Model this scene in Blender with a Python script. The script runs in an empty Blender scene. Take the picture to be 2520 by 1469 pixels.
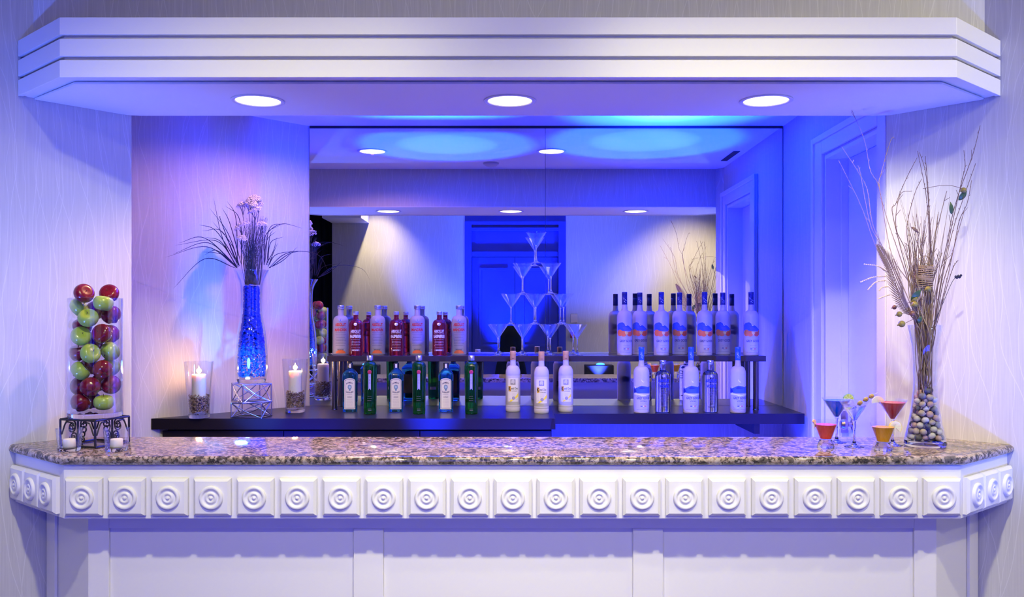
import bpy, bmesh, math, random
from mathutils import Vector, Matrix
sc = bpy.context.scene
COL = sc.collection
PI = math.pi
rnd = random.Random(7)

# ------------------------------------------------------------------ camera
F = 2200.0; CX = 1260.0; HY = 778.0; CZ = 1.55          # focal length in pixels, horizon row, eye height
cam = bpy.data.cameras.new('camera'); camo = bpy.data.objects.new('camera', cam); COL.objects.link(camo)
camo.location = (0, 0, CZ); camo.rotation_euler = (PI/2, 0, 0)
cam.sensor_width = 36; cam.lens = F/2520*36; cam.shift_y = (HY-734.5)/2520; cam.clip_start = 0.05; cam.clip_end = 60
sc.camera = camo

# ------------------------------------------------------------------ view, world
vs = sc.view_settings
sc.display_settings.display_device = 'sRGB'
vs.view_transform = 'Standard'; vs.look = 'None'; vs.gamma = 1; vs.use_curve_mapping = False
vs.exposure = 0.1
w = bpy.data.worlds.new('world'); sc.world = w; w.use_nodes = True
w.node_tree.nodes['Background'].inputs[0].default_value = (0.06, 0.07, 1.0, 1)
w.node_tree.nodes['Background'].inputs[1].default_value = 0.05
cy = sc.cycles
cy.max_bounces = 20; cy.diffuse_bounces = 2; cy.glossy_bounces = 6; cy.transmission_bounces = 16; cy.transparent_max_bounces = 24
cy.caustics_reflective = False; cy.caustics_refractive = False
cy.sample_clamp_indirect = 6.0; cy.sample_clamp_direct = 0
cy.use_denoising = True

# ------------------------------------------------------------------ lights
WARM = (1.0, 0.56, 0.24); HALO = (1.0, 0.95, 0.52); MIDB = (0.003, 0.032, 1.0); ROSE = (1.0, 0.50, 0.20); FAR = (1.0, 0.80, 0.46); BLUE = (0.003, 0.016, 1.0); SKYB = (0.02, 0.055, 1.0); POOL = (0.016, 0.085, 1.0); CYAN = (0.10, 0.32, 1.0)
def lamp(name, kind, loc, target, power, color, size=0.05, cone=None, blend=0.5):
    l = bpy.data.lights.new(name, kind); l.energy = power; l.color = color
    if kind == 'SPOT':
        l.shadow_soft_size = size; l.spot_size = math.radians(cone); l.spot_blend = blend
    elif kind == 'POINT': l.shadow_soft_size = size
    else:
        l.shape = 'RECTANGLE'; l.size, l.size_y = size
    o = bpy.data.objects.new(name, l); COL.objects.link(o); o.location = loc
    if target is not None:
        o.rotation_euler = (Vector(target)-Vector(loc)).to_track_quat('-Z', 'Y').to_euler()
    return o
# ceiling cans of the room in front of the bar: a row above the bar front, a row by the far wall, one at the right; last an added fill for the header
for x, p in ((-0.62, 200), (0.62, 240)):
    lamp('room_can_or_fill', 'SPOT', (x, 1.35, 3.26), (x*1.5, 3.05, 0.70), p, HALO, 0.05, 84, 1.0)
for x, p in ((-1.7, 62), (0.0, 68), (1.7, 90)):
    lamp('room_can_or_fill', 'SPOT', (x, -0.55, 3.26), (x, 1.9, 0.6), p, HALO, 0.05, 96, 1.0)
lamp('room_can_or_fill', 'SPOT', (2.95, 1.75, 3.20), (1.70, 3.25, 1.9), 105, HALO, 0.05, 90, 0.9)
lamp('room_can_or_fill', 'SPOT', (-0.3, 1.7, 3.27), (0, 3.4, 2.95), 19, HALO, 0.05, 160, 1.0)  # added fill to brighten the header wall, not one of the cans
# blue floor wash of the room in front
lamp('room_blue', 'AREA', (0, -0.6, 0.35), (0, 3.2, 1.3), 58, SKYB, (5.0, 0.4))
lamp('room_blue', 'SPOT', (-2.35, 1.6, 0.15), (-1.84, 3.28, 1.85), 400, (0.07, 0.15, 1.0), 0.06, 42, 1.0)
lamp('room_blue', 'SPOT', (2.35, 1.6, 0.15), (1.84, 3.28, 1.65), 340, (0.06, 0.14, 1.0), 0.06, 42, 1.0)
# downlights (their discs are built with the canopy and the alcove ceiling)
CANS_SOFFIT = [(-0.97, 3.414), (-0.008, 3.414), (0.97, 3.414)]
CEZ_ = 2.661
CANS_ALCOVE = [(-0.94, 4.41), (0.265, 4.41)]
for x, y in CANS_SOFFIT: lamp('soffit_can', 'SPOT', (x, y, 2.358), (x, y, 0), 46, WARM, 0.012, 132, 0.9)
lamp('soffit_can', 'SPOT', (0.97, 3.414, 2.358), (1.62, 3.60, 1.75), 22, HALO, 0.012, 62, 1.0)  # extra accent spot in the right can, added to brighten the side wall
for (x, y), p, c_, bl in zip(CANS_ALCOVE, (32, 18), (160, 140), (0.5, 0.9)): lamp('alcove_can', 'SPOT', (x, y, CEZ_-0.016), (x, y, 0), p, ROSE, 0.012, c_, bl)
# blue uplights behind the bar, then two added blue fills
lamp('uplight', 'SPOT', (-0.40, 4.30, 0.12), (-0.42, 4.60, 2.66), 7500, MIDB, 0.03, 28, 0.8)
lamp('uplight', 'SPOT', (-0.40, 4.30, 0.12), (-0.42, 4.62, 2.66), 8500, POOL, 0.03, 16, 1.0)
lamp('uplight', 'SPOT', (0.80, 4.33, 0.12), (0.84, 4.72, 2.66), 7500, MIDB, 0.03, 30, 0.8)
lamp('uplight', 'SPOT', (0.80, 4.33, 0.12), (0.84, 4.74, 2.66), 8500, POOL, 0.03, 17, 1.0)
lamp('uplight', 'SPOT', (-1.05, 4.20, 0.25), (-1.16, 5.18, 2.45), 520, BLUE, 0.05, 50, 1.0)
lamp('uplight', 'SPOT', (-1.10, 4.05, 0.55), (-1.47, 4.85, 1.62), 130, (0.06, 0.30, 1.0), 0.03, 34, 0.8)
lamp('uplight', 'SPOT', (1.10, 4.25, 0.15), (1.57, 4.95, 2.5), 800, BLUE, 0.05, 70, 1.0)
lamp('uplight', 'AREA', (0.25, 4.05, 0.25), (0.25, 4.45, 2.6), 24, BLUE, (1.9, 0.3))  # added wide fill that floods the alcove with blue
lamp('uplight', 'SPOT', (0.25, 3.72, 0.50), (0.25, 4.6, 0.93), 190, BLUE, 0.05, 96, 0.8)  # added spot, aimed level to brighten the dark counter fronts
# uplights against the far wall, behind the photographer
lamp('far_uplight', 'SPOT', (1.09, -0.75, 0.80), (1.05, -1.2, 2.3), 900, (0.05, 0.09, 1.0), 0.04, 84, 1.0)
lamp('far_uplight', 'SPOT', (-0.95, -0.75, 0.80), (-0.9, -1.2, 2.3), 650, (0.03, 0.07, 1.0), 0.04, 66, 1.0)
lamp('far_uplight', 'SPOT', (-0.05, -0.70, 0.25), (-0.05, -1.3, 2.3), 1500, POOL, 0.04, 40, 0.8)
lamp('far_can', 'SPOT', (-1.70, -0.72, 3.26), (-1.85, -1.2, 0.9), 130, FAR, 0.03, 84, 1.0)
lamp('far_can', 'SPOT', (2.25, -0.1, 3.25), (2.25, -1.2, 1.2), 190, FAR, 0.05, 86, 1.0)

# ------------------------------------------------------------------ materials
def mat(name, color=(0.8,0.8,0.8), rough=0.5, metal=0.0, spec=0.5, trans=0.0, ior=1.45, emit=None, estr=0.0, coat=0.0, sss=0.0):
    m = bpy.data.materials.new(name); m.use_nodes = True
    b = m.node_tree.nodes['Principled BSDF']; i = b.inputs
    i['Base Color'].default_value = (*color, 1); i['Roughness'].default_value = rough; i['Metallic'].default_value = metal
    i['Specular IOR Level'].default_value = spec; i['Transmission Weight'].default_value = trans; i['IOR'].default_value = ior
    i['Coat Weight'].default_value = coat; i['Coat Roughness'].default_value = 0.05
    if sss: i['Subsurface Weight'].default_value = sss; i['Subsurface Radius'].default_value = (0.02, 0.015, 0.01); i['Subsurface Scale'].default_value = 1.0
    if emit: i['Emission Color'].default_value = (*emit, 1); i['Emission Strength'].default_value = estr
    return m
def nd(m, typ, **kw):
    n = m.node_tree.nodes.new(typ)
    for k, v in kw.items():
        if k.startswith('i_'):
            key = k[2:]; n.inputs[int(key) if key.isdigit() else key].default_value = v
        else: setattr(n, k, v)
    return n
def lk(m, a, b): m.node_tree.links.new(a, b)
def bsdf(m): return m.node_tree.nodes['Principled BSDF']
def math_(m, op, a, b=None, c=None, clamp=False):
    n = nd(m, 'ShaderNodeMath', operation=op, use_clamp=clamp)
    for k, v in enumerate((a, b, c)):
        if v is None: continue
        if isinstance(v, (int, float)): n.inputs[k].default_value = v
        else: lk(m, v, n.inputs[k])
    return n.outputs[0]
def mixc(m, fac, a, b):
    n = nd(m, 'ShaderNodeMix', data_type='RGBA')
    if isinstance(fac, (int, float)): n.inputs[0].default_value = fac
    else: lk(m, fac, n.inputs[0])
    for k, v in ((6, a), (7, b)):
        if isinstance(v, tuple): n.inputs[k].default_value = (*v, 1)
        else: lk(m, v, n.inputs[k])
    return n.outputs[2]
def ramp(m, fac, stops):
    n = nd(m, 'ShaderNodeValToRGB'); e = n.color_ramp.elements
    while len(e) < len(stops): e.new(0.5)
    for k, (p, c) in enumerate(stops): e[k].position = p; e[k].color = (*c, 1)
    lk(m, fac, n.inputs[0]); return n.outputs[0]
def noise_bump(m, scale, strength, dist=0.002, detail=2):
    t = nd(m, 'ShaderNodeTexCoord'); n = nd(m, 'ShaderNodeTexNoise', i_Scale=scale, i_Detail=detail)
    lk(m, t.outputs['Object'], n.inputs['Vector'])
    b = nd(m, 'ShaderNodeBump', i_Strength=strength, i_Distance=dist); lk(m, n.outputs[0], b.inputs['Height'])
    lk(m, b.outputs[0], bsdf(m).inputs['Normal']); return n

def wallpaper_mat(name, base, line, gain=1.0):
    m = mat(name, base, 0.6, spec=0.25)
    uv = nd(m, 'ShaderNodeUVMap'); sep = nd(m, 'ShaderNodeSeparateXYZ'); lk(m, uv.outputs[0], sep.inputs[0])
    u, v = sep.outputs[0], sep.outputs[1]
    tot = None
    for k, (fr, amp, su, sv, wd) in enumerate(((9.0, 1.5, 2.2, 1.7, 0.0105), (11.5, 1.9, 1.6, 1.3, 0.011), (15.0, 1.6, 2.7, 2.3, 0.0105))):
        cb = nd(m, 'ShaderNodeCombineXYZ', i_2=k*7.3)
        lk(m, math_(m, 'MULTIPLY', u, su), cb.inputs[0]); lk(m, math_(m, 'MULTIPLY', v, sv), cb.inputs[1])
        n = nd(m, 'ShaderNodeTexNoise', i_Scale=1.0, i_Detail=1.0, i_Roughness=0.35); lk(m, cb.outputs[0], n.inputs['Vector'])
        t = math_(m, 'FRACT', math_(m, 'ADD', math_(m, 'MULTIPLY', u, fr), math_(m, 'MULTIPLY', n.outputs[0], amp*2.2)))
        d = math_(m, 'ABSOLUTE', math_(m, 'SUBTRACT', t, 0.5))
        s = nd(m, 'ShaderNodeMapRange', interpolation_type='SMOOTHSTEP', i_1=wd*1.9, i_2=wd*0.35, i_3=0.0, i_4=1.0); lk(m, d, s.inputs[0])
        tot = s.outputs[0] if tot is None else math_(m, 'MAXIMUM', tot, s.outputs[0])
    cb = nd(m, 'ShaderNodeCombineXYZ'); lk(m, math_(m, 'MULTIPLY', u, 160.0), cb.inputs[0]); lk(m, math_(m, 'MULTIPLY', v, 5.0), cb.inputs[1])
    g = nd(m, 'ShaderNodeTexNoise', i_Scale=1.0, i_Detail=2.0); lk(m, cb.outputs[0], g.inputs['Vector'])
    dark = tuple(c*0.86 for c in base); lite = tuple(min(1, c*1.12) for c in base)
    c0 = mixc(m, g.outputs[0], dark, lite)
    c1 = mixc(m, math_(m, 'MULTIPLY', tot, 0.34*gain), c0, line)
    lk(m, c1, bsdf(m).inputs['Base Color'])
    return m

M = {}
M['wallpaper'] = wallpaper_mat('wallpaper', (0.61, 0.595, 0.575), (0.90, 0.89, 0.88))
M['paint'] = mat('white paint', (0.84, 0.82, 0.79), 0.35, spec=0.4); noise_bump(M['paint'], 30, 0.02)
M['ceiling'] = mat('ceiling paint', (0.86, 0.84, 0.82), 0.7, spec=0.2)
M['trimpaint'] = mat('door trim paint', (0.80, 0.80, 0.80), 0.3, spec=0.4)
M['dark'] = mat('dark gap', (0.02, 0.02, 0.025), 0.6)
M['floor'] = mat('carpet', (0.16, 0.13, 0.12), 0.95, spec=0.1); noise_bump(M['floor'], 400, 0.4)
M['doorbluelit'] = mat('door with blue light painted in', (0.03, 0.06, 0.55), 0.35)  # the blue light falling on the doors is put into their colour
M['curtain'] = mat('black velvet', (0.012, 0.02, 0.022), 0.85, spec=0.2)
M['mirror'] = mat('mirror glass', (0.90, 0.91, 0.92), 0.0, metal=1.0)
M['mirrorback'] = mat('mirror edge', (0.25, 0.33, 0.32), 0.2)
M['laminate'] = mat('dark brown laminate', (0.012, 0.009, 0.016), 0.30, spec=0.5)
nb = noise_bump(M['laminate'], 220, 0.06, 0.001)
M['shelfwood'] = mat('dark shelf wood', (0.035, 0.026, 0.028), 0.18, spec=0.6)
M['legmetal'] = mat('bronze metal', (0.20, 0.17, 0.15), 0.25, metal=1.0)
M['canring'] = mat('downlight ring', (0.75, 0.74, 0.72), 0.3)
M['candisc'] = mat('downlight lens', (1, 1, 1), 0.5, emit=(1, 0.86, 0.66), estr=4.0)
def granite():
    m = mat('granite', rough=0.07, spec=0.9)
    t = nd(m, 'ShaderNodeTexCoord'); mp = nd(m, 'ShaderNodeMapping'); lk(m, t.outputs['Object'], mp.inputs[0])
    n1 = nd(m, 'ShaderNodeTexNoise', i_Scale=70.0, i_Detail=5.0, i_Roughness=0.65); lk(m, mp.outputs[0], n1.inputs['Vector'])
    n2 = nd(m, 'ShaderNodeTexNoise', i_Scale=24.0, i_Detail=3.0, i_Roughness=0.6); lk(m, mp.outputs[0], n2.inputs['Vector'])
    vo = nd(m, 'ShaderNodeTexVoronoi', i_Scale=95.0); lk(m, mp.outputs[0], vo.inputs['Vector'])
    base = ramp(m, n1.outputs[0], [(0.0, (0.02, 0.018, 0.02)), (0.42, (0.05, 0.045, 0.045)), (0.50, (0.24, 0.18, 0.14)), (0.60, (0.42, 0.33, 0.27)), (0.75, (0.55, 0.47, 0.42)), (1, (0.6, 0.55, 0.5))])
    sp = nd(m, 'ShaderNodeSeparateColor'); lk(m, vo.outputs['Color'], sp.inputs[0])
    c = mixc(m, math_(m, 'MULTIPLY', math_(m, 'GREATER_THAN', sp.outputs[0], 0.72), 0.55), base, (0.50, 0.43, 0.39))
    c = mixc(m, math_(m, 'MULTIPLY', math_(m, 'GREATER_THAN', n2.outputs[0], 0.56), 0.75), c, (0.03, 0.028, 0.03))
    lk(m, c, bsdf(m).inputs['Base Color'])
    return m
M['granite'] = granite()

# ------------------------------------------------------------------ mesh helpers
class MB:
    def __init__(s): s.v = []; s.f = []; s.mi = []; s.cur = 0
    def add(s, vs_, fs_):
        o = len(s.v); s.v += [tuple(p) for p in vs_]; s.f += [tuple(i+o for i in f) for f in fs_]; s.mi += [s.cur]*len(fs_); return s
    def box(s, x0, y0, z0, x1, y1, z1):
        return s.prism([(x0,y0),(x1,y0),(x1,y1),(x0,y1)], z0, z1)
    def prism(s, poly, z0, z1):
        a = sum(poly[i][0]*poly[(i+1)%len(poly)][1]-poly[(i+1)%len(poly)][0]*poly[i][1] for i in range(len(poly)))
        if a < 0: poly = poly[::-1]
        n = len(poly); vs_ = [(x,y,z0) for x,y in poly]+[(x,y,z1) for x,y in poly]
        fs_ = [tuple(range(n))[::-1], tuple(range(n, 2*n))]+[(i,(i+1)%n,n+(i+1)%n,n+i) for i in range(n)]
        return s.add(vs_, fs_)
    def lathe(s, prof, seg=32, cx=0, cy_=0, cz=0, sx=1, sy=1, closed=False, power=None):
        """revolve (r, z) rows about z; rows with r == 0 become poles; closed joins last row to first"""
        vs_ = []; rows = []
        for r, z in prof:
            if r < 1e-7: rows.append([len(vs_)]); vs_.append((cx, cy_, cz+z))
            else:
                row = []
                for k in range(seg):
                    a = 2*PI*k/seg; c, t = math.cos(a), math.sin(a)
                    if power:
                        q = (abs(c)**power+abs(t)**power)**(-1/power); c *= q; t *= q
                    row.append(len(vs_)); vs_.append((cx+r*sx*c, cy_+r*sy*t, cz+z))
                rows.append(row)
        fs_ = []
        pairs = list(zip(rows, rows[1:]))
        if closed: pairs.append((rows[-1], rows[0]))
        for A, B in pairs:
            if len(A) == 1 and len(B) == 1: continue
            for k in range(seg):
                k2 = (k+1) % seg
                if len(A) == 1: fs_.append((A[0], B[k2], B[k]))
                elif len(B) == 1: fs_.append((A[k], A[k2], B[0]))
                else: fs_.append((A[k], A[k2], B[k2], B[k]))
        return s.add(vs_, fs_)
    def tube(s, pts, r, seg=6, r2=None, cap=True, closed=False):
        pts = [Vector(p) for p in pts]; n = len(pts); rows = []; vs_ = []; up = Vector((0.13, 0.27, 0.95)).normalized()
        for i, p in enumerate(pts):
            if closed: d = pts[(i+1) % n]-pts[i-1]
            else: d = pts[min(i+1, n-1)]-pts[max(i-1, 0)]
            d = d.normalized() if d.length > 1e-9 else Vector((0, 0, 1))
            a = d.cross(up)
            if a.length < 1e-3: a = d.cross(Vector((1, 0, 0)))
            a.normalize(); b = d.cross(a)
            rr = r if r2 is None else r+(r2-r)*i/max(1, n-1)
            rows.append([len(vs_)+k for k in range(seg)])
            vs_ += [p+rr*(math.cos(2*PI*k/seg)*a+math.sin(2*PI*k/seg)*b) for k in range(seg)]
        fs_ = []
        prs = list(zip(rows, rows[1:]))+([(rows[-1], rows[0])] if closed else [])
        for A, B in prs: fs_ += [(A[k], B[k], B[(k+1) % seg], A[(k+1) % seg]) for k in range(seg)]
        if cap and not closed: fs_ += [tuple(rows[0]), tuple(rows[-1][::-1])]
        return s.add(vs_, fs_)
    def blade(s, pts, wmax, nrm=Vector((0, -1, 0)), taper=True):
        """a flat leaf ribbon along pts with a thin lens section"""
        pts = [Vector(p) for p in pts]; n = len(pts); vs_ = []
        for i, p in enumerate(pts):
            d = (pts[min(i+1, n-1)]-pts[max(i-1, 0)]).normalized(); a = d.cross(nrm)
            if a.length < 1e-3: a = Vector((1, 0, 0))
            a.normalize(); b = d.cross(a).normalized(); t = i/(n-1)
            wd = wmax*(min(1, 4*t+0.35)*(1-t)**0.6+0.04) if taper else wmax
            vs_ += [p-a*wd/2, p+b*wd*0.12, p+a*wd/2, p-b*wd*0.12]
        fs_ = []
        for i in range(n-1):
            for k in range(4): fs_.append((4*i+k, 4*i+4+k, 4*i+4+(k+1) % 4, 4*i+(k+1) % 4))
        fs_ += [(0, 1, 2, 3), (4*n-1, 4*n-2, 4*n-3, 4*n-4)]
        return s.add(vs_, fs_)
    def blob(s, c, r, sub=1, squash=(1,1,1), jit=0.0, rot=None):
        bm = bmesh.new(); bmesh.ops.create_icosphere(bm, subdivisions=sub, radius=1)
        R = rot or Matrix.Identity(3); vs_ = []
        for v in bm.verts:
            q = v.co*(1+rnd.uniform(-jit, jit)); q = Vector((q.x*squash[0], q.y*squash[1], q.z*squash[2]))*r
            vs_.append(Vector(c)+R @ q)
        s.add(vs_, [[v.index for v in f.verts] for f in bm.faces]); bm.free(); return s
    def xform(s, mtx, start=0):
        s.v = s.v[:start]+[tuple(mtx @ Vector(p)) for p in s.v[start:]]; return s
    def build(s, name, m, parent=None, smooth=True, angle=35, loc=None, uv=None, bevel=0):
        me = bpy.data.meshes.new(name); me.from_pydata(s.v, [], s.f)
        ms = m if isinstance(m, (list, tuple)) else [m]
        for q in ms: me.materials.append(M[q] if isinstance(q, str) else q)
        if len(ms) > 1: me.polygons.foreach_set('material_index', s.mi)
        me.update()
        if uv:
            L = me.uv_layers.new(name='UVMap')
            for lp in me.loops: L.data[lp.index].uv = uv(me.vertices[lp.vertex_index].co)
        if bevel:
            bm = bmesh.new(); bm.from_mesh(me)
            es = [e for e in bm.edges if len(e.link_faces) == 2 and e.calc_face_angle(0) > 0.6]
            bmesh.ops.bevel(bm, geom=es, offset=bevel, segments=2, profile=0.5, affect='EDGES', clamp_overlap=True)
            bm.to_mesh(me); bm.free()
        if smooth:
            me.polygons.foreach_set('use_smooth', [True]*len(me.polygons)); me.set_sharp_from_angle(angle=math.radians(angle))
        o = bpy.data.objects.new(name, me); COL.objects.link(o)
        if parent is not None: o.parent = parent
        if loc is not None: o.location = loc
        return o
def tag(o, label=None, cat=None, group=None, kind=None):
    if label: o['label'] = label
    if cat: o['category'] = cat
    if group: o['group'] = group
    if kind: o['kind'] = kind
    return o
def thing(name, label, cat, loc=(0,0,0), rz=0, group=None, kind=None):
    o = bpy.data.objects.new(name, None); COL.objects.link(o); o.empty_display_size = 0.05
    o.location = loc; o.rotation_euler = (0, 0, rz)
    return tag(o, label, cat, group, kind)
def dup(root, loc, rz=None, label=None):
    r = root.copy(); COL.objects.link(r); r.location = loc
    if rz is not None: r.rotation_euler = (0, 0, rz)
    if label: r['label'] = label
    for ch in list(root.children):
        c = ch.copy(); COL.objects.link(c); c.parent = r
        for g in list(ch.children):
            d = g.copy(); COL.objects.link(d); d.parent = c
    return r
def PX(px, Y): return (px-CX)/F*Y
def PZ(py, Y): return CZ-(py-HY)/F*Y
def at(px, py, Y): return Vector((PX(px, Y), Y, PZ(py, Y)))
def spline(pts, n=8):
    """Catmull-Rom through pts"""
    pts = [Vector(p) for p in pts]; q = [2*pts[0]-pts[1]]+pts+[2*pts[-1]-pts[-2]]; out = []
    for i in range(1, len(q)-2):
        for k in range(n):
            t = k/n; a, b, c, d = q[i-1], q[i], q[i+1], q[i+2]
            out.append(0.5*((2*b)+(c-a)*t+(2*a-5*b+4*c-d)*t*t+(3*b-a-3*c+d)*t**3))
    return out+[pts[-1]]
ORD = ['first', 'second', 'third', 'fourth', 'fifth', 'sixth', 'seventh', 'eighth', 'ninth', 'tenth', 'eleventh', 'twelfth', 'thirteenth', 'fourteenth', 'fifteenth', 'sixteenth', 'seventeenth', 'eighteenth', 'nineteenth', 'twentieth', 'twenty-first']
# ================================================================== THE SETTING
CTZ = 1.071; BCZ = 1.028; SHZ = 1.330; SOZ = 2.374; CEZ = 2.661; MY = 5.215
def XL(Y): return -1.565+0.92*(Y-3.677)
def XR(Y): return 1.540-0.93*(Y-3.677)
def wall(name, poly, z0, z1, label, m='wallpaper', d=(1, 0)):
    b = MB().prism(poly, z0, z1); o = b.build(name, m, uv=lambda c: (c.x*d[0]+c.y*d[1], c.z), smooth=False)
    return tag(o, label, 'wall', kind='structure')
s2 = 0.7071
def strip(p, q, t):                                  # a wall footprint of thickness t to the left of p->q
    dx, dy = q[0]-p[0], q[1]-p[1]; L = math.hypot(dx, dy); nx, ny = -dy/L*t, dx/L*t
    return [p, q, (q[0]+nx, q[1]+ny), (p[0]+nx, p[1]+ny)]
wall('wall_back', [(-1.30, 5.235), (1.72, 5.235), (1.72, 5.33), (-1.30, 5.33)], 0, CEZ, 'wallpapered wall behind the mirror and the dark back counter')
wall('wall_left', strip((-1.175, 5.235), (-2.30, 4.10), -0.10)[::-1], 0, CEZ, 'angled wallpapered alcove wall behind the blue flower vase', d=(s2, s2))
fl = 2.45
wall('wall_front_left', [(XL(3.677), 3.677), (XL(fl), fl), (XL(fl)-0.12, fl+0.12), (XL(3.677)-0.075, 3.80)], 0, 3.3, 'angled wallpapered wall left of the bar, behind the apple vase', d=(0.68, 0.73))
wall('wall_front_right', [(XR(3.677), 3.677), (XR(3.677)+0.075, 3.80), (XR(fl)+0.12, fl+0.12), (XR(fl), fl)], 0, 3.3, 'angled wallpapered wall right of the bar, behind the twig vase', d=(-0.68, 0.73))
# alcove right wall with its door opening
DX = 1.585; D0, D1, DH = 3.86, 4.52, 2.36
b = MB(); b.box(DX, D1, 0, DX+0.13, 5.24, CEZ); b.box(DX, 3.72, 0, DX+0.13, D0, CEZ); b.box(DX, D0, DH, DX+0.13, D1, CEZ)
tag(b.build('wall_right', 'wallpaper', uv=lambda c: (c.y, c.z), smooth=False), 'wallpapered alcove wall holding the white door', 'wall', kind='structure')
b = MB(); b.prism([(-1.845, 3.40), (1.815, 3.40), (1.555, 3.677), (-1.58, 3.677)], SOZ+0.004, 3.3)
tag(b.build('wall_header', 'wallpaper', uv=lambda c: (c.x, c.z), smooth=False), 'wallpapered header wall above the white canopy', 'wall', kind='structure')
tag(MB().prism([(-2.45, 3.66), (1.75, 3.66), (1.75, 5.33), (-2.45, 5.33)], CEZ, CEZ+0.06).build('ceiling', 'ceiling', smooth=False), 'white alcove ceiling with two downlights', 'ceiling', kind='structure')
tag(MB().box(-3.8, -2.0, 3.3, 3.8, 3.9, 3.36).build('ceiling_room', 'ceiling', smooth=False), 'white ceiling of the room in front of the bar', 'ceiling', kind='structure')
tag(MB().box(-3.8, -2.0, -0.05, 3.8, 5.4, 0).build('floor', 'floor', smooth=False), 'dark carpeted floor', 'floor', kind='structure')
# far wall behind the photographer, seen in the mirror
FY = -1.20
wall('wall_far', [(-2.34, FY), (-0.615, FY), (-0.615, FY-0.15), (-2.34, FY-0.15)], 0, 3.3, 'wallpapered wall left of the blue-lit doors in the mirror')
wall('wall_far_right', [(0.70, FY), (3.8, FY), (3.8, FY-0.15), (0.70, FY-0.15)], 0, 3.3, 'wallpapered wall right of the blue-lit doors in the mirror')
tag(MB().box(-2.34, FY, 2.76, -1.86, FY+0.62, 3.3).build('trim_1', 'ceiling', smooth=False), 'boxed ceiling drop at the curtain corner in the mirror', 'soffit', kind='structure')

# ---- door in the right alcove wall
dr = thing('door_1', 'white door in a moulded frame right of the mirror', 'door', (DX, D0, 0), kind='structure')
L = lambda b: b.xform(Matrix.Translation((-DX, -D0, 0)))
L(MB().box(DX+0.105, D0+0.01, 0.01, DX+0.145, D1-0.022, DH-0.02)).build('leaf', 'trimpaint', dr, smooth=False)
def casing(b, y0, y1, z0, z1):
    b.box(DX-0.016, y0, z0, DX, y1, z1)
b = MB(); w_ = 0.10
for (y0, y1, z0, z1) in ((D1+0.015, D1+w_+0.05, 0, DH+w_+0.01), (3.735, D0-0.015, 0, DH+w_+0.01)): casing(b, y0, y1, z0, z1)
casing(b, D0-0.015, D1+0.015, DH+0.012, DH+w_+0.01)
b.box(DX-0.026, D1+w_+0.02, 0, DX-0.016, D1+w_+0.05, DH+w_+0.01)
b.box(DX-0.026, 3.735, 0, DX-0.016, 3.765, DH+w_+0.01)
b.box(DX-0.026, 3.765, DH+w_-0.02, DX-0.016, D1+w_+0.02, DH+w_+0.01)
L(b).build('casing', 'trimpaint', dr, smooth=False, bevel=0.003)
b = MB(); b.box(DX-0.004, D1-0.018, 0, DX+0.14, D1, DH); b.box(DX-0.004, D0, 0, DX+0.14, D0+0.018, DH); b.box(DX-0.004, D0+0.018, DH-0.018, DX+0.14, D1-0.018, DH)
b.box(DX+0.07, D1-0.03, 0, DX+0.104, D1-0.018, DH-0.018)
L(b).build('jamb', 'trimpaint', dr, smooth=False)
M['brass'] = mat('aged brass', (0.42, 0.33, 0.24), 0.28, metal=1.0)
b = MB(); b.box(DX+0.066, D1-0.034, 0.965, DX+0.10, D1-0.030, 1.075)
L(b).build('strike_plate', 'brass', dr, smooth=False)
b = MB(); b.lathe([(0, 0), (0.030, 0), (0.030, 0.008), (0.012, 0.012), (0.012, 0.03), (0.024, 0.038), (0.027, 0.052), (0.020, 0.066), (0, 0.069)], 24)
b.xform(Matrix.Translation((DX+0.106, D1-0.10, 1.015)) @ Matrix.Rotation(-PI/2, 4, 'Y'))
L(b).build('door_knob', 'brass', dr)

# ---- double doors, blue light kept in their colour, in the far wall
dd = thing('door_2', 'panelled double doors, blue light in their colour, reflected in the middle of the mirror', 'door', (0.04, FY-0.10, 0), kind='structure')
def dbox(b, x0, y0, z0, x1, y1, z1): b.box(x0, y0, z0, x1, y1, z1)
for x0, x1 in ((-0.56, -0.003), (0.003, 0.56)):
    b = MB(); b.box(x0, 0, 0.01, x1, 0.035, 2.32)
    for z0, z1 in ((0.25, 1.0), (1.15, 2.18)):
        for r in ((x0+0.09, z0, x1-0.09, z0+0.03), (x0+0.09, z1-0.03, x1-0.09, z1), (x0+0.09, z0+0.03, x0+0.12, z1-0.03), (x1-0.12, z0+0.03, x1-0.09, z1-0.03)):
            b.box(r[0], 0.035, r[1], r[2], 0.052, r[3])
    b.build('leaf', 'doorbluelit', dd, smooth=False)
b = MB(); b.box(-0.655, 0, 0, -0.565, 0.12, 2.78); b.box(0.565, 0, 0, 0.66, 0.12, 2.78); b.box(-0.565, 0, 2.33, 0.565, 0.07, 2.78)
b.box(-0.565, 0.07, 2.33, 0.565, 0.10, 2.39); b.box(-0.565, 0.07, 2.66, 0.565, 0.12, 2.70); b.box(-0.565, 0.07, 2.74, 0.565, 0.12, 2.78)
b.build('frame', 'doorbluelit', dd, smooth=False)
b = MB(); b.box(-0.655, 0.0, 2.78, 0.66, 0.10, 3.3)
b.build('header_panel', 'doorbluelit', dd, smooth=False)

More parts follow.
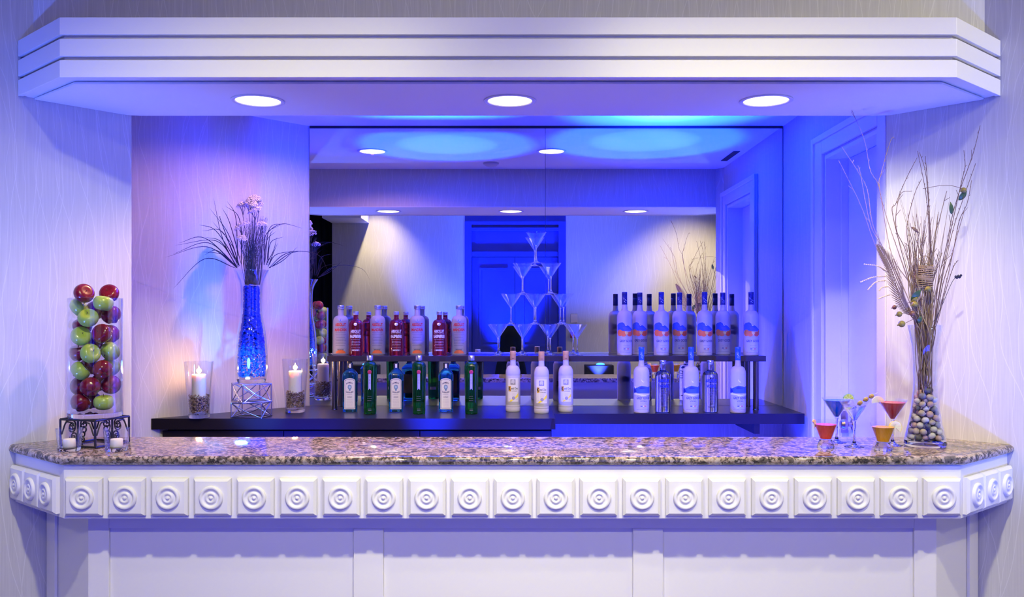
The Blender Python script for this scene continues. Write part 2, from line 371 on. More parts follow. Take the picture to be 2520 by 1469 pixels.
# ---- black curtain at the far left of the mirror
b = MB(); n = 120; vs_ = []
for k in range(n+1):
    x = -3.6+1.28*k/n; y = FY-0.16+0.035*math.sin(k*0.55)+0.015*math.sin(k*0.23+1)
    vs_ += [(x, y, 0.02), (x, y, 3.28), (x, y-0.006, 0.02), (x, y-0.006, 3.28)]
fs_ = []
for k in range(n): a = 4*k; fs_ += [(a, a+1, a+5, a+4), (a+2, a+6, a+7, a+3)]
b.add(vs_, fs_).build('curtain', 'curtain'); tag(bpy.data.objects['curtain'], 'black pleated floor-length curtain at the left edge of the mirror', 'curtain')

# ================================================================== CANOPY
cl, cr = (-1.566, 3.095), (1.540, 3.095); el, er = (-1.855, 3.357), (1.835, 3.357)
def canpoly(ins, back):                              # canopy outline moved in by ins, closed at the header
    k = ins*0.40
    return [(el[0]+ins*1.0, el[1]+ins*0.35), (cl[0]+k, cl[1]+ins), (cr[0]-k, cr[1]+ins), (er[0]-ins*1.0, er[1]+ins*0.35)]+back
cp = thing('canopy', 'white canopy with three horizontal boards above the bar', 'canopy', (0, 3.3, SOZ))
T = Matrix.Translation((0, -3.3, -SOZ))
for z0, z1 in ((2.377, 2.437), (2.450, 2.511), (2.525, 2.585)):
    o_ = canpoly(0, []); i_ = canpoly(0.018, [])
    MB().prism(o_+i_[::-1], z0, z1).xform(T).build('board', 'paint', cp, smooth=False, bevel=0.0015)
MB().prism(canpoly(0.0185, [(1.80, 3.398), (-1.83, 3.398)]), 2.380, 2.583).xform(T).build('backing', 'paint', cp, smooth=False)
bk = [(XR(3.664), 3.664), (1.50, 3.676), (-1.53, 3.676), (XL(3.664), 3.664)]
wl = [(XR(3.40)-0.004, 3.40)]; wr = [(XL(3.40)+0.004, 3.40)]
MB().prism(canpoly(0.060, []) + wl+bk+wr, SOZ, SOZ+0.0045).xform(T).build('soffit', 'ceiling', cp, smooth=False)
o_ = canpoly(0.056, []); i_ = canpoly(0.064, [])
MB().prism(o_+i_[::-1], SOZ-0.006, SOZ).xform(T).build('bead', 'paint', cp, smooth=False)
def downlight(x, y, z, label, group):
    t = thing('downlight', label, 'ceiling light', (x, y, z), group=group)
    b = MB().lathe([(0.083, 0.0), (0.100, 0.0), (0.100, -0.004), (0.096, -0.006), (0.086, -0.0045), (0.083, -0.0015)], 48, closed=True); b.build('trim_ring', 'canring', t)
    b = MB().lathe([(0, 0.0), (0.083, 0.0), (0.083, -0.0012), (0, -0.0012)], 48); b.build('lens', 'candisc', t)
for k, (x, y) in enumerate(CANS_SOFFIT):
    downlight(x, y, SOZ-0.0002, 'round lit downlight under the canopy, %s of its three' % ('leftmost', 'middle one', 'rightmost')[k], 'downlights under the canopy')
for k, (x, y) in enumerate(CANS_ALCOVE):
    downlight(x, y, CEZ-0.0002, ('round lit downlight in the alcove ceiling above the blue vase', 'round lit downlight in the alcove ceiling at the mirror seam')[k], 'downlights in the alcove ceiling')
M['vent'] = mat('black vent', (0.01, 0.01, 0.012), 0.5)
tag(MB().box(1.49, 4.05, CEZ-0.004, 1.535, 4.42, CEZ).build('ceiling_vent', 'vent', smooth=False), 'black slot vent in the alcove ceiling, seen at the mirror right', 'vent')
o = MB().lathe([(0, -0.022), (0.04, -0.022), (0.055, -0.012), (0.058, 0), (0, 0)], 32).build('smoke_detector', mat('detector plastic', (0.55, 0.5, 0.5), 0.5)); o.location = (-0.152, 3.95, CEZ)
tag(o, 'small round smoke detector on the alcove ceiling, seen in the mirror', 'smoke detector')

# ================================================================== MIRROR
mx0, mseam, mx1 = PX(762, MY), PX(1342, MY), 1.578
for x0, x1, lb in ((mx0, mseam-0.0012, 'large frameless mirror panel left of the seam'), (mseam+0.0012, mx1, 'large frameless mirror panel right of the seam')):
    t = thing('mirror', lb+', behind the bottles', 'mirror', ((x0+x1)/2, MY, BCZ), group='mirror panels')
    h = (x1-x0)/2
    b = MB(); b.add([(-h, 0, 0.001), (h, 0, 0.001), (h, 0, 1.617), (-h, 0, 1.617)], [(0, 1, 2, 3)]); b.build('silvering', 'mirror', t, smooth=False)
    MB().box(-h, 0.0006, 0.001, h, 0.006, 1.617).build('edge', 'mirrorback', t, smooth=False)
tag(MB().box(mx0, MY, 2.6455, mx1, 5.232, CEZ).build('trim_2', 'dark', smooth=False), 'dark channel between mirror and alcove ceiling', 'trim', kind='structure')

# ================================================================== BAR FRONT
A, B_ = (-1.549, 3.050), (1.551, 3.050)
dv = Vector((0.311, 0.270)).normalized(); dl = Vector((-dv.x, dv.y)); dr_ = dv
def meet(p, d, X, sgn):                               # run from p along d until the flank wall
    t = 0.0
    while t < 1.2 and sgn*(p[0]+d.x*t-X(p[1]+d.y*t)) < 0: t += 0.001
    return (p[0]+d.x*t, p[1]+d.y*t)
def barpoly(ins, gap=0.0):
    k = ins*0.39
    a, b = (A[0]+k, A[1]+ins), (B_[0]-k, B_[1]+ins)
    e1 = meet(a, dl, lambda y: XL(y)+gap, -1); e2 = meet(b, dr_, lambda y: XR(y)-gap, 1)
    return a, b, e1, e2
# granite top with a bullnose front
a, b, e1, e2 = barpoly(0, 0.002)
gt = []
for k in range(9):
    th = -PI/2+PI*k/8; ins = 0.016*(1-math.cos(th)); z = CTZ-0.0155+0.0155*math.sin(th); gt.append((ins, z))
rows = []
for ins, z in gt:
    a, b, e1, e2 = barpoly(ins, 0.002); rows.append([(e1[0], e1[1], z), (a[0], a[1], z), (b[0], b[1], z), (e2[0], e2[1], z)])
mb = MB(); vs_ = [p for r in rows for p in r]; fs_ = []
for i in range(len(rows)-1):
    for k in range(3): fs_.append((4*i+k, 4*i+k+1, 4*i+4+k+1, 4*i+4+k))
n0 = len(vs_); BY = 3.547
for z in (CTZ-0.031, CTZ): vs_ += [(XL(BY)+0.002, BY, z), (XR(BY)-0.002, BY, z)]
top = 4*(len(rows)-1)
fs_ += [(top, top+1, top+2, top+3, n0+3, n0+2), (3, 2, 1, 0, n0, n0+1), (n0, n0+2, n0+3, n0+1), (0, top, n0+2, n0), (top+3, 3, n0+1, n0+3)]
gr = mb.add(vs_, fs_).build('granite_countertop', 'granite', angle=50)
tag(gr, 'polished brown and black speckled granite top of the front bar', 'countertop')
# fascia with rosette blocks, panelled body
bar = thing('bar_counter', 'white panelled front bar with a row of carved rosette blocks', 'bar counter', (0, 3.25, 0))
TB = Matrix.Translation((0, -3.25, 0))
def bandpoly(ins, thick, gap=0.003):
    a, b, e1, e2 = barpoly(ins, gap); a2, b2, f1, f2 = barpoly(ins+thick, gap)
    return [e1, a, b, e2, f2, b2, a2, f1]
MB().prism(bandpoly(0.022, 0.09), 0.854, CTZ-0.032).xform(TB).build('fascia', 'paint', bar, smooth=False, bevel=0.002)
def rosette_meshes():
    h = 0.0635; bv = 0.009; d = 0.022
    b = MB(); vs_ = []
    for (e, y) in ((h, 0), (h, -d+bv), (h-bv, -d)): vs_ += [(-e, y, -e), (e, y, -e), (e, y, e), (-e, y, e)]
    fs_ = [(3, 2, 1, 0)]
    fs_ = [(0, 3, 2, 1)]
    for r in range(2):
        for k in range(4): fs_.append((4*r+k, 4*r+(k+1) % 4, 4*r+4+(k+1) % 4, 4*r+4+k))
    fs_.append((8, 9, 10, 11)); b.add(vs_, fs_)
    blk = b
    c = MB(); prof = []
    R = 0.0405
    prof = [(R, 0), (R, 0.006), (R-0.003, 0.0095), (R-0.007, 0.0105), (R-0.011, 0.0085), (R-0.013, 0.004), (R-0.016, 0.003), (R-0.020, 0.0035), (R-0.0225, 0.008), (R-0.026, 0.0095), (R-0.0295, 0.007), (R-0.031, 0.004), (R-0.0335, 0.004), (0.0062, 0.0075), (0.004, 0.0105), (0, 0.0115)]
    c.lathe(prof, 48); c.xform(Matrix.Translation((0, -d, 0)) @ Matrix.Rotation(PI/2, 4, 'X'))
    return blk, c
blk, ros = rosette_meshes()
pro = blk.build('rosette_block', 'paint', bar, smooth=False); pr2 = ros.build('rosette', 'paint', pro, angle=60)
first = True
def place_block(x, y, rz):
    global first
    z = 0.931
    if first: q = pro; first = False
    else:
        q = pro.copy(); COL.objects.link(q); q.parent = bar
        c = pr2.copy(); COL.objects.link(c); c.parent = q
    q.location = (x, y-3.25, z); q.rotation_euler = (0, 0, rz)
for k in range(21):
    px = 202+(2322-202)*k/20; place_block(PX(px, 3.05), 3.0715, 0)
a, b, e1, e2 = barpoly(0.0215, 0.003)
for sgn, c0, dd_, ee in ((-1, a, dl, e1), (1, b, dr_, e2)):
    Ln = math.hypot(ee[0]-c0[0], ee[1]-c0[1])
    for k in range(3):
        t = Ln-0.068-0.132*k
        ang = math.atan2(dd_.y, dd_.x) if sgn > 0 else math.atan2(-dd_.y, -dd_.x)
        place_block(c0[0]+dd_.x*t, c0[1]+dd_.y*t, ang)
# panelled body
MB().prism(bandpoly(0.132, 0.10, 0.004), 0, 0.856).xform(TB).build('panel', 'paint', bar, smooth=False)
Yf = 3.17
def rail(b, p0, p1, z0, z1): b.box(PX(p0, Yf), Yf, z0, PX(p1, Yf), Yf+0.0115, z1)
a, b, e1, e2 = barpoly(0.12, 0.004)
fr = MB(); 
for p0, p1 in ((268, 268), (870, 943), (1558, 1632)):
    if p1 > p0: rail(fr, p0, p1, 0, 0.798)
fr.box(PX(268, Yf), Yf, 0.798, PX(2250, Yf), Yf+0.0115, 0.856)
fr.prism([(a[0], Yf), (PX(268, Yf), Yf), (PX(268, Yf), Yf+0.0115), (a[0]+0.004, Yf+0.0115)], 0, 0.856)
fr.prism([(PX(2250, Yf), Yf), (b[0], Yf), (b[0]-0.004, Yf+0.0115), (PX(2250, Yf), Yf+0.0115)], 0, 0.856)
for sgn, c0, d_ in ((-1, a, dl), (1, b, dr_)):
    n_ = Vector((-d_.y*sgn, d_.x*sgn)) if sgn > 0 else Vector((d_.y, -d_.x))
    n_ = Vector((-sgn*d_.y, abs(d_.x)))
    for t0, t1 in ((0.0, 0.085), (0.085, 0.245)):
        off = 0.0 if t0 == 0 else 0.006
        p0 = (c0[0]+d_.x*t0, c0[1]+d_.y*t0); p1 = (c0[0]+d_.x*t1, c0[1]+d_.y*t1)
        fr.prism([(p0[0]+n_.x*off, p0[1]+n_.y*off), (p1[0]+n_.x*off, p1[1]+n_.y*off), (p1[0]+n_.x*0.0115, p1[1]+n_.y*0.0115), (p0[0]+n_.x*0.0115, p0[1]+n_.y*0.0115)], 0, 0.856)
    t0, t1 = 0.285, 0.36
    p0 = (c0[0]+d_.x*t0, c0[1]+d_.y*t0); p1 = (c0[0]+d_.x*t1, c0[1]+d_.y*t1)
    fr.prism([p0, p1, (p1[0]+n_.x*0.0115, p1[1]+n_.y*0.0115), (p0[0]+n_.x*0.0115, p0[1]+n_.y*0.0115)], 0, 0.856)
fr.xform(TB).build('frame', 'paint', bar, smooth=False, bevel=0.002)

# ================================================================== BACK COUNTER AND RAISED SHELF
Yl, Yr = 4.56, 4.785; xs = PX(1367, Yl)
def XA(Y): return -1.175-(5.235-Y)*(2.30-1.175)/(5.235-4.10)     # alcove left wall
bc = thing('back_counter', 'dark brown laminate back counter with drawer units on the left', 'counter', (0, 4.9, 0))
TC = Matrix.Translation((0, -4.9, 0))
MB().prism([(XA(Yl)+0.004, Yl), (xs, Yl), (xs, 4.64), (XA(4.64)+0.004, 4.64)], BCZ-0.056, BCZ).prism([(XA(4.64)+0.004, 4.64), (xs, 4.64), (xs, 5.213), (XA(5.213)+0.004, 5.213)], BCZ-0.056, BCZ).xform(TC).build('worktop', 'laminate', bc, smooth=False)
MB().prism([(xs+0.0005, Yr), (1.566, Yr), (1.566, 5.213), (xs+0.0005, 5.213)], BCZ-0.055, BCZ).xform(TC).build('worktop', 'laminate', bc, smooth=False)
x0 = XA(Yl+0.02)+0.03; xe = PX(1358, 4.59)
MB().prism([(x0+0.02, Yl+0.05), (xe, Yl+0.05), (xe, 5.2), (XA(5.2)+0.01, 5.2)], 0, BCZ-0.0565).xform(TC).build('carcass', 'laminate', bc, smooth=False)
for p0, p1 in ((332, 697), (699, 1032), (1034, 1357)):
    for z0, z1 in ((0.80, BCZ-0.066), (0.42, 0.79), (0.05, 0.41)):
        f_ = MB().box(max(PX(p0, 4.59), x0), 4.588, z0, PX(p1, 4.59), 4.609, z1).xform(TC).build('drawer', 'laminate', bc, smooth=False, bevel=0.002)
M['chrome'] = mat('chrome', (0.8, 0.8, 0.82), 0.12, metal=1.0)
fnt = 0
for ch in [c for c in bc.children if c.name.startswith('drawer')]:
    xs_ = [v.co.x for v in ch.data.vertices]; zs_ = [v.co.z for v in ch.data.vertices]; xc = (min(xs_)+max(xs_))/2; zc = max(zs_)-0.055
    kb = MB().lathe([(0.005, 0), (0.005, 0.014), (0.012, 0.018), (0.013, 0.024), (0.008, 0.029), (0, 0.030)], 16); kb.xform(Matrix.Translation((xc, 4.5875-4.9, zc)) @ Matrix.Rotation(PI/2, 4, 'X')); kb.build('knob', 'chrome', ch)
MB().prism([(1.30, 4.80), (1.33, 4.80), (1.33, 5.2), (1.30, 5.2)], BCZ-0.11, BCZ-0.0555).xform(TC).build('bracket', 'laminate', bc, smooth=False)
b = MB(); b.add([(xs-0.026, Yl-0.0012, BCZ-0.054), (xs-0.018, Yl-0.0012, BCZ-0.001), (xs-0.006, Yl-0.0012, BCZ-0.003), (xs-0.001, Yl-0.0012, BCZ-0.05), (xs-0.026, Yl-0.0002, BCZ-0.054), (xs-0.018, Yl-0.0002, BCZ-0.001), (xs-0.006, Yl-0.0002, BCZ-0.003), (xs-0.001, Yl-0.0002, BCZ-0.05)], [(0, 3, 2, 1), (0, 1, 5, 4), (1, 2, 6, 5), (2, 3, 7, 6), (3, 0, 4, 7)])
b.xform(TC).build('edge_tape', mat('peeling edge tape', (0.015, 0.012, 0.02), 0.15), bc, smooth=False)
sh = thing('bottle_shelf', 'raised dark wood shelf on metal legs before the mirror', 'shelf', (0.19, 5.07, BCZ))
TS = Matrix.Translation((-0.19, -5.07, -BCZ))
MB().box(-1.023, 4.946, SHZ-0.031, 1.406, 5.205, SHZ).xform(TS).build('shelf_board', 'shelfwood', sh, smooth=False, bevel=0.0015)
for x in (-0.989, 1.358):
    for y in (4.98, 5.154):
        MB().lathe([(0, 0), (0.0165, 0), (0.0165, 0.004), (0.015, 0.006), (0.015, SHZ-0.0312-BCZ), (0, SHZ-0.0312-BCZ)], 24, x, y, BCZ).xform(TS).build('leg', 'legmetal', sh)
# ================================================================== BOTTLES
def frosted(name, col, rough=0.42, tr=0.72):
    m = mat(name, col, rough, trans=tr, ior=1.25, spec=0.4); return m
M['frost'] = frosted('frosted glass', (0.90, 0.89, 0.91), 0.42, 0.5)
M['frostwarm'] = frosted('frosted satin glass', (0.84, 0.83, 0.83), 0.5, 0.4)
M['clear'] = mat('clear glass', (0.97, 0.98, 1.0), 0.0, trans=1.0, ior=1.42)
M['redglass'] = mat('red liquor glass', (0.62, 0.035, 0.06), 0.05, trans=0.85, ior=1.4)
M['blueglass'] = mat('pale blue glass', (0.05, 0.46, 0.95), 0.03, trans=0.95, ior=1.4)
M['greenglass'] = mat('green glass', (0.012, 0.24, 0.03), 0.03, trans=0.92, ior=1.4)
M['silvercap'] = mat('brushed silver cap', (0.62, 0.62, 0.66), 0.3, metal=1.0)
M['navycap'] = mat('dark navy foil cap', (0.010, 0.012, 0.07), 0.3)
M['bluecap'] = mat('bright blue foil cap', (0.02, 0.10, 0.55), 0.3)
M['corkcap'] = mat('tan cork cap', (0.55, 0.30, 0.09), 0.5)
M['blackcap'] = mat('black cap', (0.012, 0.012, 0.014), 0.25)
def ink(name, col, rough=0.5): M[name] = mat(name, col, rough)
ink('red ink', (0.85, 0.07, 0.03)); ink('white ink', (0.85, 0.83, 0.85)); ink('navy ink', (0.02, 0.03, 0.16)); ink('grey ink', (0.23, 0.22, 0.30))
ink('blue ink', (0.01, 0.03, 0.40)); ink('black ink', (0.015, 0.015, 0.02)); ink('orange print', (0.95, 0.20, 0.03)); ink('deep orange print', (0.80, 0.11, 0.02)); ink('yellow print', (0.95, 0.62, 0.12)); ink('mid blue print', (0.05, 0.12, 0.50)); ink('slate print', (0.10, 0.13, 0.33)); ink('pale print', (0.72, 0.74, 0.86))
ink('paper label', (0.80, 0.79, 0.77)); ink('portrait grey', (0.30, 0.30, 0.31)); ink('portrait pale', (0.6, 0.6, 0.6)); ink('gold print', (0.75, 0.42, 0.03)); ink('lemon print', (0.93, 0.75, 0.05)); ink('seal red', (0.36, 0.015, 0.07)); ink('emblem blue', (0.16, 0.30, 0.52)); ink('emblem pale', (0.45, 0.62, 0.78)); ink('flag red', (0.6, 0.03, 0.04)); ink('silver ribbon', (0.36, 0.35, 0.66)); ink('violet print', (0.35, 0.33, 0.50)); ink('dusk print', (0.32, 0.27, 0.30))

def text_geo(body, width, height, bold=0.0, arc=0.0):
    """triangulated outline of a word, centred, scaled to width x height"""
    cu = bpy.data.curves.new('t', 'FONT'); cu.body = body; cu.size = 1; cu.offset = bold; cu.resolution_u = 3
    o = bpy.data.objects.new('t', cu); COL.objects.link(o)
    dg = bpy.context.evaluated_depsgraph_get(); me = o.evaluated_get(dg).to_mesh()
    vs_ = [v.co.copy() for v in me.vertices]; fs_ = [tuple(p.vertices) for p in me.polygons]
    o.evaluated_get(dg).to_mesh_clear(); bpy.data.objects.remove(o); bpy.data.curves.remove(cu)
    x0, x1 = min(v.x for v in vs_), max(v.x for v in vs_); y0, y1 = min(v.y for v in vs_), max(v.y for v in vs_)
    P = [((v.x-(x0+x1)/2)/(x1-x0)*width, (v.y-(y0+y1)/2)/(y1-y0)*height) for v in vs_]
    if arc: P = [(x, y+arc*(1-(2*x/width)**2)) for x, y in P]
    return P, fs_
class Wrap:
    """2-D shapes laid round a body: radius r(z) or a flat face at y = -d"""
    def __init__(s, radius=None, flat=None, eps=0.0006): s.r = radius; s.d = flat; s.e = eps
    def p(s, x, z, lift=0.0):
        if s.d is not None: return (x, -s.d-s.e-lift, z)
        r = (s.r(z) if callable(s.r) else s.r)+s.e+lift; a = x/(r-lift); return (r*math.sin(a), -r*math.cos(a), z)
    def text(s, mb, body, x, z, w, h, bold=0.0, arc=0.0, lift=0.0):
        P, fs_ = text_geo(body, w, h, bold, arc); return mb.add([s.p(x+a, z+b, lift) for a, b in P], fs_)
    def poly(s, mb, pts, lift=0.0):
        """filled outline, cut into narrow upright strips so that it follows the curve"""
        xs_ = [p[0] for p in pts]; x0, x1 = min(xs_), max(xs_); n = max(1, int((x1-x0)/0.004))
        for k in range(n):
            a, b = x0+(x1-x0)*k/n, x0+(x1-x0)*(k+1)/n; q = pts
            for lim, sg in ((a, 1), (b, -1)):
                out = []
                for i in range(len(q)):
                    u, v = q[i], q[(i+1) % len(q)]; du, dv_ = sg*(u[0]-lim), sg*(v[0]-lim)
                    if du >= 0: out.append(u)
                    if (du > 0 and dv_ < 0) or (du < 0 and dv_ > 0): t = du/(du-dv_); out.append((u[0]+(v[0]-u[0])*t, u[1]+(v[1]-u[1])*t))
                q = out
                if len(q) < 3: break
            if len(q) >= 3: mb.add([s.p(x, z, lift) for x, z in q], [tuple(range(len(q)))])
        return mb
    def rect(s, mb, x0, z0, x1, z1, lift=0.0): return s.poly(mb, [(x0, z0), (x1, z0), (x1, z1), (x0, z1)], lift)
    def lines(s, mb, x0, x1, z0, step, n, th=0.0009, seed=1, lift=0.0):
        """rows of illegible fine print"""
        R = random.Random(seed)
        for k in range(n):
            x = x0+R.uniform(0, (x1-x0)*0.12); e = x1-R.uniform(0, (x1-x0)*0.12); z = z0-k*step
            while x < e:
                l = R.uniform(0.002, 0.007); l = min(l, e-x); s.rect(mb, x, z-th/2, x+l, z+th/2, lift); x += l+R.uniform(0.0006, 0.0016)
        return mb
def prof_r(prof):
    def f(z):
        for (r0, z0), (r1, z1) in zip(prof, prof[1:]):
            if z0 <= z <= z1 and z1 > z0: return r0+(r1-r0)*(z-z0)/(z1-z0)
        return prof[-1][0]
    return f
def arcpts(r0, z0, r1, z1, n=6, kind='out'):
    """quarter-ellipse shoulder from (r0,z0) body to (r1,z1) neck"""
    if kind == 'out': return [(r1+(r0-r1)*math.cos(PI/2*k/n), z0+(z1-z0)*math.sin(PI/2*k/n)) for k in range(n+1)]
    return [(r0+(r1-r0)*math.sin(PI/2*k/n), z0+(z1-z0)*(1-math.cos(PI/2*k/n))) for k in range(n+1)]

def apothecary(kind):
    big = kind != 'red'
    if big: H, R, zs, zn, zc, rn, rc = 0.281, 0.0430, 0.190, 0.226, 0.260, 0.0160, 0.0190
    else:   H, R, zs, zn, zc, rn, rc = 0.2454, 0.0400, 0.168, 0.205, 0.227, 0.0140, 0.0158
    nm = {'frost': 'frosted vodka bottle with red lettering', 'red': 'red vodka bottle with white lettering', 'clear': 'clear vodka bottle with blue lettering'}[kind]
    t = thing('vodka_bottle', nm, 'bottle', (0, 0, 0))
    prof = [(R*0.5, 0.003), (R*0.82, 0.0), (R*0.95, 0.002), (R, 0.009), (R, zs)]+arcpts(R, zs, rn+0.003, zn-0.004)[1:]+[(rn, zn+0.002), (rn, zc)]
    MB().lathe([(0, 0.003)]+prof+[(0, zc)], 40).build('glass', {'frost': 'frost', 'red': 'redglass', 'clear': 'clear'}[kind], t, angle=50)
    cb = MB().lathe([(0, zc+0.0003), (rc-0.001, zc+0.0003), (rc, zc+0.0015), (rc, zc+0.004), (rc-0.0008, zc+0.005), (rc, zc+0.006), (rc, H-0.002), (rc-0.0015, H), (0, H)], 32)
    cb.build('cap', 'silvercap', t, angle=40)
    W = Wrap(prof_r(prof)); k = R/0.043
    zt = zs-0.018 if big else zs-0.032
    mI = {'frost': 'red ink', 'red': 'white ink', 'clear': 'blue ink'}[kind]
    b = MB(); W.text(b, 'ABSOLUT', 0, zt, 0.066*k, 0.0175, 0.042); W.text(b, {'frost': 'MANDRIN', 'red': 'RASPBERRI', 'clear': 'VODKA'}[kind], 0, zt-0.029, (0.071 if kind != 'clear' else 0.052)*k, 0.0175, 0.042)
    b.build('lettering', mI, t, smooth=False)
    b = MB(); W.text(b, 'Country of Sweden', 0, zt-0.0145, 0.066*k, 0.006, 0.0); b.build('script_line', {'frost': 'grey ink', 'red': 'pale print', 'clear': 'violet print'}[kind], t, smooth=False); b = MB()
    W.lines(b, -0.033*k, 0.033*k, zt-0.046, 0.0088, 9 if big else 8, {'frost': 0.0016, 'red': 0.0010, 'clear': 0.0007}[kind], 3)
    W.lines(b, -0.026*k, 0.026*k, 0.036, 0.004, 1, 0.001, 9)
    b.build('script_print', {'frost': 'grey ink', 'red': 'pale print', 'clear': 'violet print'}[kind], t, smooth=False)
    b = MB(); W.text(b, 'IMPORTED', 0, 0.030, 0.036, 0.0052, 0.03); b.build('foot_lettering', {'frost': 'black ink', 'red': 'white ink', 'clear': 'black ink'}[kind], t, smooth=False)
    # round medallion on the shoulder
    z0 = zs+0.007; a0 = math.acos(0.6)
    mb = MB(); r_ = W.r(z0); tilt = -0.50
    mb.lathe([(0, 0.0016), (0.0075, 0.0016), (0.0095, 0.0010), (0.0100, 0.0), (0, 0.0)], 28)
    mb.xform(Matrix.Translation((0, -r_-0.0004, z0)) @ Matrix.Rotation(PI/2+tilt, 4, 'X'))
    md = mb.build('medallion', {'frost': 'pale print', 'red': 'silvercap', 'clear': 'blue ink'}[kind], t)
    mb = MB(); mb.lathe([(0, 0.0026), (0.003, 0.0022), (0.0042, 0.0016), (0, 0.0016)], 16); mb.lathe([(0.0078, 0.0020), (0.0086, 0.0016), (0.0078, 0.0014), (0.0074, 0.0016)], 28, closed=True)
    mb.xform(Matrix.Translation((0, -r_-0.0004, z0)) @ Matrix.Rotation(PI/2+tilt, 4, 'X')); mb.build('emblem', 'mid blue print' if kind == 'frost' else 'white ink', md)
    if kind == 'frost':                              # the orange disc printed at the foot
        b = MB(); W.poly(b, [(0.030*math.cos(PI*q/16), 0.0094+0.020*math.sin(PI*q/16)) for q in range(17)])
        b.build('orange_print', 'orange print', t, smooth=False)
    return t

def goose(flav):
    H, R = 0.355, 0.0425
    t = thing('vodka_bottle', 'tall frosted vodka bottle', 'bottle', (0, 0, 0))
    prof = [(R*0.5, 0.003), (R*0.86, 0.0), (R*0.97, 0.002), (R, 0.008), (R, 0.212)]+arcpts(R, 0.212, 0.0185, 0.251, 7)[1:]+[(0.0165, 0.258), (0.0150, 0.268), (0.0142, 0.285)]
    MB().lathe([(0, 0.003)]+prof+[(0, 0.285)], 40).build('glass', 'frost', t, angle=50)
    c = 'navycap' if flav else 'bluecap'
    cp_ = MB().lathe([(0.0138, 0.284), (0.0148, 0.284), (0.0148, 0.327), (0.0140, 0.328), (0.0150, 0.3295), (0.0150, 0.333), (0.0142, 0.334), (0.0150, 0.335), (0.0150, 0.3535), (0.0138, 0.355), (0, 0.355), (0, 0.2855)], 32).build('cap', c, t, angle=40)
    W = Wrap(prof_r(prof)); Wc = Wrap(0.0148)
    b = MB()
    for k, (x, z) in enumerate(((-0.006, 0.315), (0.001, 0.310), (0.007, 0.305), (-0.003, 0.300), (0.004, 0.295))): Wc.poly(b, [(x-0.003, z), (x, z+0.002), (x+0.003, z+0.004), (x+0.001, z-0.001)])
    b.build('bird_motif', 'pale print', cp_, smooth=False)
    # mountains or waves
    def ridge(x0, x1, z0, hts, zb):
        n = len(hts); return [(x0+(x1-x0)*k/(n-1), z0+h) for k, h in enumerate(hts)]+[(x1, zb), (x0, zb)]
    if flav:
        b = MB(); W.poly(b, ridge(-0.055, 0.055, 0.140, (0.030, 0.040, 0.044, 0.046, 0.038, 0.030, 0.026, 0.016, 0.008, 0.004), 0.138)); b.build('wave_print', 'mid blue print', t, smooth=False)
        b = MB(); W.poly(b, [(-0.020, 0.162), (0.004, 0.158), (0.028, 0.145), (0.052, 0.140), (0.052, 0.136), (0.012, 0.138), (-0.010, 0.142)], 0.0003); W.poly(b, [(-0.03, 0.178), (-0.012, 0.170), (0.004, 0.165), (0.0, 0.162), (-0.02, 0.168)], 0.0003); b.build('wave_shade', 'slate print', t, smooth=False)
        b = MB()
        for x, z, rx, rz_ in ((-0.034, 0.127, 0.018, 0.018), (-0.012, 0.122, 0.016, 0.016), (0.026, 0.121, 0.019, 0.014), (0.046, 0.129, 0.013, 0.015)):
            W.poly(b, [(x+rx*math.cos(2*PI*q/20), z+rz_*math.sin(2*PI*q/20)) for q in range(20)], 0.0004)
        b.build('orange_print', 'orange print', t, smooth=False)
        b = MB()
        W.poly(b, [(0.010, 0.114), (0.018, 0.130), (0.034, 0.133), (0.042, 0.124), (0.034, 0.111), (0.020, 0.107)], 0.0006); b.build('orange_shade', 'deep orange print', t, smooth=False)
        b = MB(); W.poly(b, [(-0.006, 0.133), (0.010, 0.135), (0.013, 0.124), (0.006, 0.115), (-0.002, 0.120)], 0.0007); b.build('segment_print', 'yellow print', t, smooth=False)
    else:
        b = MB(); W.poly(b, ridge(-0.060, 0.060, 0.110, (0.022, 0.034, 0.026, 0.034, 0.038, 0.036, 0.034, 0.030, 0.036, 0.030), 0.108)); b.build('mountain_print', 'mid blue print', t, smooth=False)
        b = MB(); W.poly(b, [(-0.012, 0.142), (0.004, 0.139), (0.022, 0.136), (0.004, 0.133), (-0.012, 0.130), (-0.020, 0.134)], 0.0003); W.poly(b, [(-0.052, 0.132), (-0.042, 0.128), (-0.034, 0.116), (-0.046, 0.108), (-0.058, 0.114)], 0.0003); b.build('mountain_shade', 'navy ink', t, smooth=False)
        b = MB(); W.poly(b, [(-0.050, 0.140), (-0.042, 0.146), (-0.034, 0.139), (-0.044, 0.132)], 0.0004)
        W.poly(b, [(-0.055, 0.106), (-0.040, 0.111), (-0.024, 0.105), (-0.006, 0.103), (0.012, 0.101), (0.052, 0.105), (0.052, 0.099), (0.020, 0.095), (0.002, 0.091), (-0.014, 0.096), (-0.034, 0.098), (-0.054, 0.097)], 0.0005); b.build('snow_print', 'pale print', t, smooth=False)
    b = MB(); W.poly(b, [(-0.010, 0.185), (-0.006, 0.181), (0.002, 0.169), (0.012, 0.173), (0.016, 0.178), (0.010, 0.170), (0.002, 0.165), (-0.003, 0.168)], 0.0008)
    for x, z in ((0.020, 0.183), (0.024, 0.177)): W.poly(b, [(x-0.002, z), (x, z+0.004), (x+0.002, z-0.001)], 0.0008)
    b.build('bird_print', 'white ink', t, smooth=False)
    b = MB(); W.text(b, 'GREY GOOSE', 0.006, 0.082, 0.082, 0.0135, 0.012)
    if not flav: W.text(b, 'VODKA', 0.004, 0.0655, 0.036, 0.008, 0.004)
    b.build('lettering', 'navy ink', t, smooth=False)
